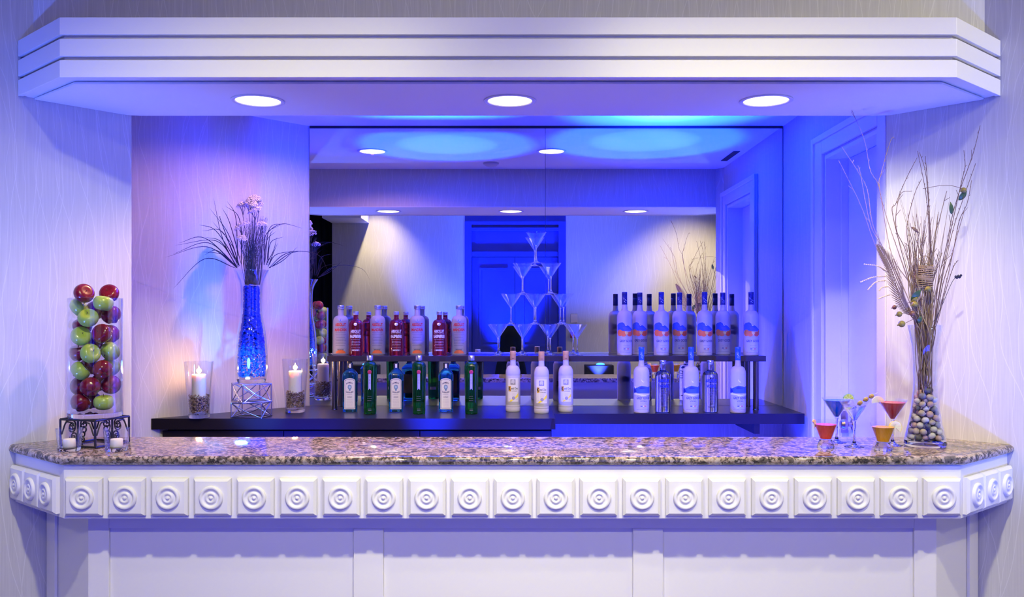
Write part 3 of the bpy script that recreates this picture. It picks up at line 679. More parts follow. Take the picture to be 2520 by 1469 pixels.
    b = MB(); W.lines(b, -0.016, 0.028, 0.055, 0.009, 2, 0.0016, 5); W.lines(b, -0.010, 0.022, 0.030, 0.006, 1, 0.0012, 6); W.lines(b, -0.038, 0.034, 0.020, 0.006, 1, 0.0018, 7); b.build('fine_print', 'violet print', t, smooth=False)
    for nm, x0, x1, m_ in (('flag_blue', -0.012, -0.001, 'blue ink'), ('flag_white', -0.001, 0.008, 'white ink'), ('flag_red', 0.008, 0.019, 'flag red')):
        b = MB(); W.rect(b, x0, 0.0365, x1, 0.0405); b.build(nm, m_, t, smooth=False)
    return t

def gin_blue():
    H = 0.2655
    t = thing('gin_bottle', 'square pale blue gin bottle', 'bottle', (0, 0, 0))
    s_ = 0.0385; q = []
    prof = [(0.030, 0.002), (0.037, 0.0), (0.0382, 0.004), (0.0385, 0.02), (0.0410, 0.195), (0.0405, 0.203), (0.0370, 0.211), (0.0240, 0.226), (0.0170, 0.232), (0.0150, 0.238)]
    mb = MB(); vs_ = []; seg = 40; rows = []
    pw = [9, 9, 9, 9, 9, 8, 6, 3.5, 2.2, 2]
    for (r, z), p in zip(prof, pw):
        row = []
        for k in range(seg):
            a = 2*PI*k/seg+PI/seg; c, s = math.cos(a), math.sin(a); e = (abs(c)**p+abs(s)**p)**(-1/p); row.append(len(vs_)); vs_.append((r*e*c, r*e*s, z))
        rows.append(row)
    fs_ = [tuple(rows[0][::-1]), tuple(rows[-1])]
    for A_, C_ in zip(rows, rows[1:]): fs_ += [(A_[k], A_[(k+1) % seg], C_[(k+1) % seg], C_[k]) for k in range(seg)]
    mb.add(vs_, fs_).build('glass', 'blueglass', t, angle=40)
    cp_ = MB().lathe([(0, 0.2382), (0.0152, 0.2382), (0.0155, 0.240), (0.0155, H-0.003), (0.0140, H), (0, H)], 28).build('cap', 'blackcap', t, angle=40)
    b = MB(); Wrap(0.0155).rect(b, -0.0055, 0.2395, 0.0055, H-0.005); b.build('strip_label', 'paper label', cp_, smooth=False)
    def Y(z): return 0.0385+(z-0.02)/0.175*0.0025 if z > 0.02 else 0.0384
    class WF(Wrap):
        def p(s, x, z, lift=0.0): return (x, -Y(z)-0.0007-lift, z)
    W = WF(flat=0)
    arch = lambda w_, z0, z1, h: [(-w_, z0), (w_, z0), (w_, z1)]+[(w_*math.cos(PI*k/16), z1+h*math.sin(PI*k/16)) for k in range(1, 16)]+[(-w_, z1)]
    lb = MB(); W.poly(lb, arch(0.0295, 0.016, 0.170, 0.014)); lab = lb.build('label_paper', 'paper label', t, smooth=False)
    b = MB(); o_, i_ = arch(0.0265, 0.020, 0.168, 0.011), arch(0.0250, 0.0218, 0.167, 0.010)
    for k in range(len(o_)):
        k2 = (k+1) % len(o_); b.add([W.p(x, z, 0.0004) for x, z in (o_[k], o_[k2], i_[k2], i_[k])], [(0, 1, 2, 3)])
    b.build('border', 'navy ink', lab, smooth=False)
    b = MB(); W.text(b, 'BOMBAY', 0, 0.154, 0.036, 0.009, 0.02, 0.006, 0.0005); W.text(b, 'SAPPHIRE', 0, 0.112, 0.040, 0.009, 0.02, -0.006, 0.0005)
    W.lines(b, -0.013, 0.013, 0.086, 0.006, 2, 0.0018, 4, 0.0005); b.build('lettering', 'navy ink', lab, smooth=False)
    b = MB(); W.lines(b, -0.018, 0.018, 0.095, 0.010, 1, 0.0022, 8, 0.0005); W.lines(b, -0.018, 0.018, 0.070, 0.0062, 7, 0.0008, 5, 0.0005); b.build('fine_print', 'violet print', lab, smooth=False)
    b = MB(); W.poly(b, [((0.0105+0.0018*math.cos(8*a))*math.cos(a), 0.136+(0.0125+0.0018*math.cos(8*a))*math.sin(a)) for a in [2*PI*k/48 for k in range(48)]], 0.0005); W.poly(b, [(-0.005, 0.126), (0.005, 0.126), (0.004, 0.116), (-0.004, 0.116)], 0.0005); em = b.build('emblem', 'emblem blue', lab, smooth=False)
    b = MB(); W.poly(b, [(0.0055*math.cos(a), 0.136+0.0075*math.sin(a)) for a in [2*PI*k/24 for k in range(24)]], 0.0009); b.build('emblem_center', 'emblem pale', em, smooth=False) if False else b.build('emblem_face', 'emblem pale', lab, smooth=False)
    # back label seen through the glass in the mirror
    b = MB(); b.add([(-0.026, 0.0412, 0.05), (0.026, 0.0412, 0.05), (0.026, 0.0430, 0.165), (-0.026, 0.0430, 0.165)], [(3, 2, 1, 0)]); b.build('back_label', 'paper label', t, smooth=False)
    return t

def gin_green():
    H = 0.3117
    t = thing('gin_bottle', 'tall tapered green gin bottle', 'bottle', (0, 0, 0))
    prof = [(0.020, 0.004), (0.031, 0.0), (0.0330, 0.003), (0.0338, 0.012), (0.0360, 0.16), (0.0378, 0.246)]+arcpts(0.0378, 0.246, 0.0165, 0.280, 6)[1:]+[(0.0155, 0.2855)]
    seg = 48; vs_ = []; rows = []
    for r, z in [(0.0, 0.004)]+prof:
        row = []
        for k in range(seg):
            a = 2*PI*k/seg; rr = r*(1-0.012*(1 if k % 6 == 0 else 0)*(1 if 0.01 < z < 0.25 else 0)); row.append(len(vs_)); vs_.append((max(rr, 1e-5)*math.cos(a), max(rr, 1e-5)*math.sin(a), z))
        rows.append(row)
    fs_ = [tuple(rows[-1]), tuple(rows[0][::-1])]
    for A_, C_ in zip(rows, rows[1:]): fs_ += [(A_[k], A_[(k+1) % seg], C_[(k+1) % seg], C_[k]) for k in range(seg)]
    MB().add(vs_, fs_).build('glass', 'greenglass', t, angle=30)
    MB().lathe([(0, 0.2858), (0.0172, 0.2858), (0.0176, 0.287), (0.0176, 0.294), (0.0168, 0.2948), (0.0176, 0.2956), (0.0176, H-0.002), (0.0165, H), (0, H)], 32).build('cap', 'silvercap', t, angle=40)
    W = Wrap(prof_r(prof), eps=0.0012)
    b = MB(); W.poly(b, [(-0.0068, 0.216), (0.0068, 0.216), (0.0068, 0.130), (0.0, 0.139), (-0.0068, 0.130)]); rb = b.build('ribbon_label', 'silver ribbon', t, smooth=False)
    b = MB()
    for ch, z in (('T', 0.198), ('E', 0.183), ('N', 0.168)): W.text(b, ch, 0, z, 0.0058, 0.0085, 0.01, 0, 0.0006)
    b.build('lettering', 'grey ink', rb, smooth=False)
    b = MB().lathe([(0, 0.0022), (0.0085, 0.0020), (0.0105, 0.0012), (0.0108, 0.0), (0, 0.0)], 26); b.xform(Matrix.Translation((0, -0.0383, 0.226)) @ Matrix.Rotation(PI/2, 4, 'X')); sl = b.build('seal', 'seal red', t)
    b = MB().lathe([(0.0062, 0.0028), (0.0072, 0.0022), (0.0062, 0.0019), (0.0056, 0.0022)], 24, closed=True); b.xform(Matrix.Translation((0, -0.0383, 0.226)) @ Matrix.Rotation(PI/2, 4, 'X')); b.build('seal_ring', 'flag red', sl)
    b = MB(); W.lines(b, -0.012, 0.012, 0.098, 0.012, 3, 0.0012, 12); W.lines(b, -0.010, 0.010, 0.030, 0.008, 2, 0.0012, 13); b.build('fine_print', 'violet print', t, smooth=False)
    b = MB(); Wb = Wrap(lambda z: -(prof_r(prof)(z)), eps=-0.0012); Wb.rect(b, -0.02, 0.06, 0.02, 0.078); b.build('back_label', 'portrait pale', t, smooth=False)
    return t

def ketel():
    H, R = 0.3315, 0.0404
    t = thing('vodka_bottle', 'frosted vodka bottle with a tan cork cap', 'bottle', (0, 0, 0))
    prof = [(0.026, 0.003), (0.037, 0.0), (0.0398, 0.004), (R, 0.012), (R, 0.024), (R-0.0008, 0.026), (R, 0.028), (R, 0.036), (R-0.0008, 0.038), (R, 0.040), (R, 0.196), (R-0.0007, 0.198), (R, 0.200), (R, 0.210)]+arcpts(R, 0.210, 0.0172, 0.252, 7)[1:]+[(0.0158, 0.262), (0.0155, 0.2815)]
    MB().lathe([(0, 0.003)]+prof+[(0, 0.2815)], 40).build('glass', 'frostwarm', t, angle=40)
    cp_ = MB().lathe([(0, 0.2817), (0.0160, 0.2817), (0.0164, 0.283), (0.0164, 0.3085), (0.0155, 0.3095), (0.0164, 0.3105), (0.0164, H-0.002), (0.0150, H), (0, H)], 32).build('cap', 'corkcap', t, angle=40)
    b = MB(); Wrap(0.0164).lines(b, -0.006, 0.009, 0.291, 0.004, 1, 0.0024, 3); b.build('cap_print', 'black ink', cp_, smooth=False)
    W = Wrap(R, eps=0.0008)
    b = MB(); W.rect(b, -0.0315, 0.056, 0.0315, 0.184); lab = b.build('label_paper', 'paper label', t, smooth=False)
    b = MB(); W.rect(b, -0.014, 0.149, 0.014, 0.178, 0.0004); b.build('picture', 'portrait grey', lab, smooth=False)
    b = MB(); W.poly(b, [(-0.011, 0.160), (-0.008, 0.173), (0.002, 0.177), (0.009, 0.171), (0.008, 0.158), (0.002, 0.152), (0.0, 0.160), (-0.005, 0.155)], 0.0008); b.build('picture_light', 'portrait pale', lab, smooth=False)
    b = MB(); W.rect(b, -0.026, 0.112, -0.011, 0.141, 0.0004); b.build('initial_panel', 'gold print', lab, smooth=False)
    b = MB(); W.text(b, 'K', -0.0185, 0.128, 0.013, 0.021, 0.03, 0, 0.0008); W.text(b, 'etel One', 0.0085, 0.129, 0.037, 0.013, 0.004, 0, 0.0008); W.text(b, 'CITROEN', 0.008, 0.114, 0.031, 0.0055, 0.0, 0, 0.0008); b.build('lettering', 'black ink', lab, smooth=False)
    b = MB(); W.poly(b, [(0.028, 0.100), (0.031, 0.108), (0.031, 0.084), (-0.010, 0.057), (-0.020, 0.0565), (-0.013, 0.066), (0.010, 0.080)], 0.0005); b.build('lemon_band', 'lemon print', lab, smooth=False)
    b = MB(); W.poly(b, [(0.003+0.009*math.cos(a), 0.076+0.009*math.sin(a)) for a in [2*PI*k/28 for k in range(28)]], 0.0009); b.build('round_seal', 'violet print', lab, smooth=False)
    b = MB(); W.lines(b, -0.008, 0.014, 0.104, 0.0045, 5, 0.0007, 4, 0.0004); W.lines(b, -0.024, -0.010, 0.072, 0.004, 2, 0.0007, 4, 0.0004); W.lines(b, 0.014, 0.029, 0.070, 0.004, 2, 0.0007, 4, 0.0004); b.build('fine_print', 'violet print', lab, smooth=False)
    b = MB(); Wb = Wrap(lambda z: -R, eps=-0.0008); Wb.rect(b, -0.022, 0.09, 0.022, 0.125); b.build('back_label', 'portrait grey', t, smooth=False)
    return t

def row(make, spots, z, label, group, tilt=0.0):
    proto = None
    for k, (px, y, rz) in enumerate(spots):
        lb = label(k, len(spots)); loc = (PX(px, y), y, z)
        face = -math.atan2(PX(px, y), y)*0.6+rz
        if proto is None: proto = make(); proto.location = loc; proto.rotation_euler = (0, 0, face); proto['label'] = lb
        else: proto_ = dup(proto, loc, face, lb)
        (proto if k == 0 else proto_)['group'] = group
nth = lambda k: ORD[k]
S = SHZ+0.0003; Cz = BCZ+0.0003
row(lambda: apothecary('frost'), [(838.7, 5.085, 0.05), (929.7, 5.085, -0.03), (1027, 5.085, 0.02), (1129.6, 5.085, 0.0)], S,
    lambda k, n: 'frosted bottle with red lettering and orange foot, %s from left on shelf' % nth(k), 'frosted orange-footed bottles on the raised shelf')
row(lambda: apothecary('red'), [(875.8, 4.992, 0.0), (975.3, 4.992, 0.04), (1081.3, 4.992, -0.03)], S,
    lambda k, n: 'red glass bottle with white lettering, %s from left on the raised shelf' % nth(k), 'red bottles on the raised shelf')
row(lambda: goose(True), [(1537, 4.996, 0.1), (1574.6, 5.117, 0.0), (1627.4, 4.996, 0.12), (1672.3, 5.117, 0.05), (1733.8, 4.996, 0.1), (1778.9, 5.117, 0.06), (1848.3, 4.996, 0.08)], S,
    lambda k, n: 'navy-capped frosted bottle with orange fruit print, %s from left on raised shelf' % nth(k), 'navy-capped bottles on the raised shelf')
row(gin_blue, [(861.9, 4.905, 0.0), (975.3, 4.905, 0.0), (1097.7, 4.905, 0.0)], Cz,
    lambda k, n: 'square blue gin bottle with arched white label, %s from left' % nth(k), 'square blue gin bottles')
row(gin_green, [(910.6, 4.772, 0.0), (1031.2, 4.772, 0.0), (1160, 4.772, 0.0)], Cz,
    lambda k, n: 'tall green gin bottle with red seal, %s from left' % nth(k), 'green gin bottles')
row(ketel, [(1262.4, 4.905, 0.0), (1332.4, 4.815, 0.0), (1392.3, 4.90, 0.0)], Cz,
    lambda k, n: 'frosted bottle with tan cap and lemon-striped label, %s from the left of the three' % nth(k), 'tan-capped frosted bottles')
row(lambda: goose(False), [(1578.5, 4.838, 0.12), (1700.5, 4.838, 0.12), (1815.8, 4.838, 0.12)], Cz,
    lambda k, n: 'blue-capped frosted bottle with snowy mountain print, %s from left on counter' % nth(k), 'blue-capped bottles on the back counter')
row(lambda: apothecary('clear'), [(1631.3, 4.881, 0.08), (1747.8, 4.881, 0.08)], Cz,
    lambda k, n: 'clear glass vodka bottle with blue lettering, %s of the two on the back counter' % ('left one', 'right one')[k], 'clear bottles on the back counter')
# ================================================================== GLASSWARE MATERIALS
def thinglass(name, tint=(0.97, 0.98, 1.0), edge=0.85, power=2.6):
    """clear thin-walled glass: see-through, mirroring more towards grazing view"""
    m = bpy.data.materials.new(name); m.use_nodes = True; nt = m.node_tree; nt.nodes.clear()
    out = nt.nodes.new('ShaderNodeOutputMaterial'); mix = nt.nodes.new('ShaderNodeMixShader')
    tr = nt.nodes.new('ShaderNodeBsdfTransparent'); tr.inputs[0].default_value = (*tint, 1)
    gl = nt.nodes.new('ShaderNodeBsdfGlossy'); gl.inputs['Roughness'].default_value = 0.03; gl.inputs[0].default_value = (1, 1, 1, 1)
    lw = nt.nodes.new('ShaderNodeLayerWeight'); lw.inputs[0].default_value = 0.5
    p = nt.nodes.new('ShaderNodeMath'); p.operation = 'POWER'; p.inputs[1].default_value = power
    q = nt.nodes.new('ShaderNodeMath'); q.operation = 'MULTIPLY_ADD'; q.inputs[1].default_value = edge; q.inputs[2].default_value = 0.045; q.use_clamp = True
    L_ = nt.links.new
    L_(lw.outputs['Facing'], p.inputs[0]); L_(p.outputs[0], q.inputs[0]); L_(q.outputs[0], mix.inputs[0]); L_(tr.outputs[0], mix.inputs[1]); L_(gl.outputs[0], mix.inputs[2]); L_(mix.outputs[0], out.inputs[0])
    return m
M['thin'] = thinglass('thin clear glass')
M['thickglass'] = mat('solid clear glass', (0.98, 0.99, 1.0), 0.0, trans=1.0, ior=1.45)
M['barglass'] = mat('stemware glass', (0.99, 0.99, 1.0), 0.0, trans=1.0, ior=1.38)

# ================================================================== MARTINI GLASS PYRAMID
GY = 5.05; GH = 0.1715
M['bowlglass'] = thinglass('thin stemware bowl', (0.97, 0.98, 1.0), 0.6, 4.0)
def martini(H=0.173, R=0.0575, Rf=0.034, zb=0.100):
    t = thing('martini_glass', 'x', 'martini glass', group='martini glass pyramid')
    MB().lathe([(0, 0), (Rf, 0), (Rf, 0.0014), (Rf*0.55, 0.004), (0.009, 0.009), (0.0046, 0.022), (0.0038, 0.05), (0.0039, zb-0.012), (0.0062, zb-0.004), (0.0085, zb-0.0006), (0, zb-0.0006)], 40).build('stem', 'barglass', t, angle=60)
    b = MB().lathe([(0, zb), (0.0092, zb+0.0006), (R, H-0.0008), (R+0.0003, H), (R-0.0012, H), (0.0080, zb+0.0035), (0, zb+0.0025)], 48).build('bowl', 'bowlglass', t, angle=60)
    return t
g0 = None
spots = []
for r, (xs_, lvl) in enumerate((((1225.8, 1286.3, 1354.2, 1420.4), 0), ((1257.7, 1318.5, 1387), 1), ((1287, 1356), 2), ((1319.6,), 3))):
    for k, px in enumerate(xs_): spots.append((px, lvl, k, len(xs_)))
rows_ = ('bottom row', 'second row up', 'third row up', 'top')
for px, lvl, k, n in spots:
    loc = (PX(px, GY), GY, SHZ+0.0003+lvl*(0.173+0.0004))
    lb = 'empty martini glass at the very top of the glass pyramid' if lvl == 3 else 'empty martini glass of the pyramid, %s, %s from left' % (rows_[lvl], ORD[k])
    if g0 is None: g0 = martini(); g0.location = loc; g0['label'] = lb
    else: dup(g0, loc, None, lb)

# ================================================================== CANDLES IN HURRICANE GLASSES ON THE BACK COUNTER
M['wax'] = mat('white candle wax', (0.86, 0.82, 0.76), 0.45, sss=0.6)
M['flame'] = mat('candle flame', (1, 0.8, 0.4), 0.5, emit=(1.0, 0.62, 0.24), estr=22)
M['wick'] = mat('wick', (0.02, 0.015, 0.01), 0.9)
def stone_mat(name, stops):
    m = mat(name, rough=0.55, spec=0.4); o = nd(m, 'ShaderNodeTexCoord'); n = nd(m, 'ShaderNodeTexNoise', i_Scale=130.0, i_Detail=1.0); lk(m, o.outputs['Object'], n.inputs['Vector'])
    lk(m, ramp(m, n.outputs[0], stops), bsdf(m).inputs['Base Color']); return m
M['gravel'] = stone_mat('river gravel', [(0.25, (0.05, 0.03, 0.02)), (0.42, (0.22, 0.13, 0.08)), (0.52, (0.45, 0.32, 0.20)), (0.6, (0.16, 0.09, 0.06)), (0.75, (0.58, 0.48, 0.36))])
def lerp_r(prof, z):
    for (r0, z0), (r1, z1) in zip(prof, prof[1:]):
        if z0 <= z <= z1: return r0+(r1-r0)*(z-z0)/max(1e-9, z1-z0)
    return prof[-1][0]
def hurricane(px, Y, H, Rb, Rt, label, ch):
    z0 = BCZ+0.0003; x = PX(px, Y)
    t = thing('candle_holder', label, 'candle holder', (x, Y, z0), group='glass candle holders on the back counter')
    MB().lathe([(0, 0.0205), (Rb-0.003, 0.0205), (Rt-0.003, H-0.0008), (Rt-0.0015, H), (Rt, H-0.0008), (Rb, 0.0202)], 48).build('glass_wall', 'thin', t, angle=50)
    MB().lathe([(0, 0.0), (Rb-0.004, 0.0), (Rb-0.001, 0.002), (Rb, 0.006), (Rb, 0.0198), (0, 0.0198)], 48).build('glass_base', 'thickglass', t, angle=50)
    # gravel, uncountable
    g = MB(); gh = 0.094; R = random.Random(int(px))
    def ri(z): return Rb-0.004+(Rt-Rb)*(z-0.02)/(H-0.02)
    for k in range(620):
        z = 0.0265+R.random()**0.9*(gh-0.005); s_ = R.uniform(0.0035, 0.0062); rm = ri(z)-s_*1.3
        rr = rm*(1 if R.random() < 0.72 and z < gh else math.sqrt(R.random())); a = R.uniform(0, 2*PI)
        if z > gh: rr = rm*math.sqrt(R.random())
        g.blob((rr*math.cos(a), rr*math.sin(a), z+R.uniform(0, 0.004)), s_, 0, (1, R.uniform(0.7, 1), R.uniform(0.6, 0.9)), 0.12, Matrix.Rotation(R.uniform(0, PI), 3, (R.random(), R.random(), 0.5)))
    o = g.build('gravel', 'gravel', smooth=False, loc=(x, Y, z0)); tag(o, 'small brown gravel filling the foot of the %s candle glass' % ch, 'gravel', kind='stuff')
    c = thing('pillar_candle', 'lit white pillar candle in the %s gravel-filled glass' % ch, 'candle', (x, Y, z0+gh+0.0105), group='lit pillar candles')
    rc = 0.0350; hc = 0.120
    MB().lathe([(0, 0), (rc, 0), (rc, hc-0.004), (rc-0.003, hc), (rc-0.008, hc-0.002), (0.010, hc-0.008), (0, hc-0.009)], 36).build('wax', 'wax', c)
    MB().tube([(0, 0, hc-0.010), (0.0006, 0, hc-0.002), (0.0015, 0, hc+0.003)], 0.001, 6).build('wick', 'wick', c)
    MB().lathe([(0, hc+0.003), (0.004, hc+0.006), (0.0062, hc+0.013), (0.0050, hc+0.022), (0.0024, hc+0.034), (0, hc+0.044)], 20).build('flame', 'flame', c)
    lamp('candle_light', 'POINT', (x, Y, z0+gh+0.0105+hc+0.02), None, 2.6, (1.0, 0.50, 0.20), 0.012)
hurricane(489.5, 4.586, 0.290, 0.0530, 0.0740, 'tall clear candle glass on the left end of the back counter', 'left')
hurricane(726.5, 4.856, 0.290, 0.0530, 0.0700, 'tall clear candle glass near the left mirror edge', 'right')

# ================================================================== BLUE VASE ON WIRE STANDS
M['wire'] = mat('polished steel wire', (0.62, 0.60, 0.62), 0.18, metal=1.0)
VX, VY = PX(619, 4.63), 4.63
def wirebox(sx, sy, h, rz, z, label):
    b = MB(); r = 0.0032; c = [(-sx, -sy), (sx, -sy), (sx, sy), (-sx, sy)]; z0, z1 = r, h-r
    t = thing('wire_stand', label, 'wire stand', (VX, VY, z), rz, group='steel wire stands')
    fr = MB()
    for k in range(4):
        p, q = c[k], c[(k+1) % 4]
        for zz in (z0, z1): fr.tube([(*p, zz), (*q, zz)], r, 8)
        fr.tube([(*p, z0), (*p, z1)], r, 8)
        for zz in (z0, z1): fr.blob((*p, zz), r*1.5, 1)
    fr.build('frame', 'wire', t, angle=60)
    for k in range(4):
        p, q = Vector((*c[k], 0)), Vector((*c[(k+1) % 4], 0)); d = q-p
        b = MB(); nrm = Vector((d.y, -d.x, 0)).normalized()*0.0
        b.tube(spline([p+d*0.02+Vector((0, 0, z1)), p+d*0.45+Vector((0, 0, z0+(z1-z0)*0.45)), p+d*0.97+Vector((0, 0, z0))], 5), r*0.85, 8)
        b.tube(spline([p+d*0.03+Vector((0, 0, z0)), p+d*0.55+Vector((0, 0, z0+(z1-z0)*0.62)), p+d*0.98+Vector((0, 0, z1))], 5), r*0.85, 8)
        b.build('brace', 'wire', t, angle=60)
    return t
wirebox(0.082, 0.062, 0.0790, math.radians(-9), BCZ+0.0003, 'lower steel wire box stand under the blue vase')
wirebox(0.075, 0.075, 0.0970, math.radians(38), BCZ+0.0003+0.0794, 'upper steel wire box stand directly under the blue vase')
VZ = BCZ+0.0003+0.0794+0.0974
vt = thing('glass_vase', 'flared clear vase full of blue crystals on wire stands', 'vase', (VX, VY, VZ))
VP = [(0.066, 0.0), (0.073, 0.006), (0.081, 0.053), (0.0815, 0.11), (0.081, 0.156), (0.0725, 0.255), (0.0570, 0.345), (0.0535, 0.42), (0.0535, 0.452), (0.0560, 0.509), (0.070, 0.551), (0.0890, 0.583)]
VPs = [(v.x, v.z) for v in spline([(r, 0, z) for r, z in VP], 5)]
MB().lathe([(0, 0.0222)]+[(r-0.0025, max(z, 0.0222)) for r, z in VPs if z > 0.02]+[(VPs[-1][0]-0.001, 0.584)]+[(r, z) for r, z in VPs[::-1] if z > 0.021]+[(0.0765, 0.0218), (0, 0.0218)], 56).build('glass_wall', 'thin', vt, angle=60)
MB().lathe([(0, 0.0), (0.064, 0.0), (0.069, 0.003), (0.0755, 0.0214), (0, 0.0214)], 56).build('glass_base', 'thickglass', vt, angle=60)
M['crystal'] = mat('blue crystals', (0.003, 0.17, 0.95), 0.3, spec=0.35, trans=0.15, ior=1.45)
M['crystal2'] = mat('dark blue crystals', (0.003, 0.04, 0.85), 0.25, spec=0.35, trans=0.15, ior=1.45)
b = MB(); R = random.Random(5)
for k in range(2700):
    z = 0.034+0.464*R.random(); rm = lerp_r(VPs, z)-0.0085
    s_ = R.uniform(0.004, 0.007) if z < 0.15 else R.uniform(0.006, 0.012); rm = min(rm, lerp_r(VPs, z)-0.008-s_*1.3)
    rr = rm*(1 if R.random() < 0.75 else math.sqrt(R.random())); a = R.uniform(0, 2*PI)
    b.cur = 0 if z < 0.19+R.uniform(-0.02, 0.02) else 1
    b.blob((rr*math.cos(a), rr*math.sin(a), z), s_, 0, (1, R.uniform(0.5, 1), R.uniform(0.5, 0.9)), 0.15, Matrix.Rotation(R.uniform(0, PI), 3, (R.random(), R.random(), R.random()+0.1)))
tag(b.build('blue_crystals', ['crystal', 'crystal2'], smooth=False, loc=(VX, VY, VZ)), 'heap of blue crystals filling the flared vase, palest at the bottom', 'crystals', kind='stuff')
M['ledlens'] = mat('submersible light lens', (0.6, 0.8, 1), 0.2, emit=(0.25, 0.5, 1.0), estr=14)
o = MB().lathe([(0, 0), (0.010, 0.0), (0.012, 0.003), (0.009, 0.009), (0, 0.011)], 20).build('vase_light', 'ledlens'); o.location = (VX+0.0, VY-0.0660, VZ+0.0235); tag(o, 'tiny bright submersible light at the foot of the blue crystals', 'light')
lamp('vase_glow', 'POINT', (VX, VY-0.19, VZ+0.10), None, 1.6, CYAN, 0.03)
# ---- flowers and grass of the blue vase
M['grassdark'] = mat('dark bronze grass', (0.035, 0.025, 0.05), 0.5)
M['stemgrey'] = mat('grey green stems', (0.10, 0.10, 0.09), 0.7)
M['petal'] = mat('white yarrow heads', (0.82, 0.78, 0.76), 0.8, spec=0.2)
ar = thing('flower_arrangement', 'white yarrow and arching dark grass in the blue vase', 'flower arrangement', (VX, VY, VZ+0.50))
TA = Matrix.Translation((-VX, -VY, -VZ-0.50))
base = Vector((VX, VY, VZ+0.55))
def ag(px, py, Y):                                    # as at(), kept clear of the angled wall
    for _ in range(12): Y = min(Y, 5.235+(PX(px, Y)+1.175)*1.009-0.05)
    return at(px, py, Y)
def zz(x, y): return (380+x/4.198, 450+y/4.198)     # read off an enlargement of the photograph
BL = [((850, 880), (700, 560), (610, 150), 0.06), ((880, 860), (760, 520), (570, 260), -0.02), ((860, 840), (840, 360), (752, 190), 0.03), ((900, 840), (880, 380), (730, 235), 0.05), ((860, 860), (690, 400), (680, 345), -0.04),
      ((870, 850), (640, 500), (460, 432), 0.02), ((870, 850), (700, 505), (490, 498), -0.05), ((860, 870), (640, 600), (215, 645), 0.04), ((860, 870), (520, 570), (250, 622), -0.03), ((860, 880), (540, 660), (108, 770), 0.05),
      ((850, 880), (560, 620), (190, 735), 0.0), ((840, 880), (520, 785), (195, 1090), -0.06), ((840, 870), (650, 700), (515, 745), 0.03), ((850, 870), (690, 610), (520, 560), 0.06), ((870, 870), (800, 640), (600, 400), 0.05), ((860, 880), (700, 740), (490, 712), -0.03),
      ((1140, 850), (1150, 540), (1320, 425), 0.0), ((1140, 840), (1190, 470), (1360, 422), 0.03), ((1170, 850), (1200, 620), (1335, 555), -0.04), ((1180, 850), (1230, 720), (1275, 620), 0.02), ((1160, 850), (1190, 560), (1228, 485), 0.05), ((1170, 870), (1260, 740), (1480, 702), 0.02), ((1190, 880), (1380, 740), (1500, 706), -0.03),
      ((1130, 850), (1160, 600), (1255, 500), 0.0), ((1100, 850), (1120, 480), (1100, 360), 0.04), ((1180, 880), (1330, 800), (1480, 660), -0.02), ((1150, 850), (1230, 700), (1265, 560), 0.03), ((900, 850), (780, 420), (700, 260), 0.02), ((880, 860), (800, 700), (790, 630), 0.0)]
for (a, m_, e, dy) in BL:
    p = [base+Vector((0, 0, -0.10))]
    p0 = at(*zz(*a), VY); pm = ag(*zz(*m_), VY+dy*0.5); pe = ag(*zz(*e), VY+dy)
    pts = spline([p0, pm, pe] if a[1] > 0 else p, 8)
    b = MB().blade(pts, 0.0048); b.xform(TA).build('grass_blade', 'grassdark', ar, angle=60)
# long arching blades that reach past the mirror edge
for pts, dy in ((((1180, 880), (1330, 745), (1500, 706), (1700, 750), (1790, 900)), -0.10), (((1190, 880), (1300, 790), (1420, 715), (1530, 470)), -0.02)):
    n = len(pts)
    if pts[-1][1] == 470: continue
    b = MB().blade(spline([at(*zz(*p), VY+dy*k/(n-1)) for k, p in enumerate(pts)], 7), 0.004); b.xform(TA).build('grass_blade', 'grassdark', ar, angle=60)
for pts in (((1150, 540), (1230, 460), (1330, 422), (1430, 440), (1525, 470)),):
    b = MB().blade(spline([at(*zz(*p), VY) for p in pts], 7), 0.0036); b.xform(TA).build('grass_blade', 'grassdark', ar, angle=60)
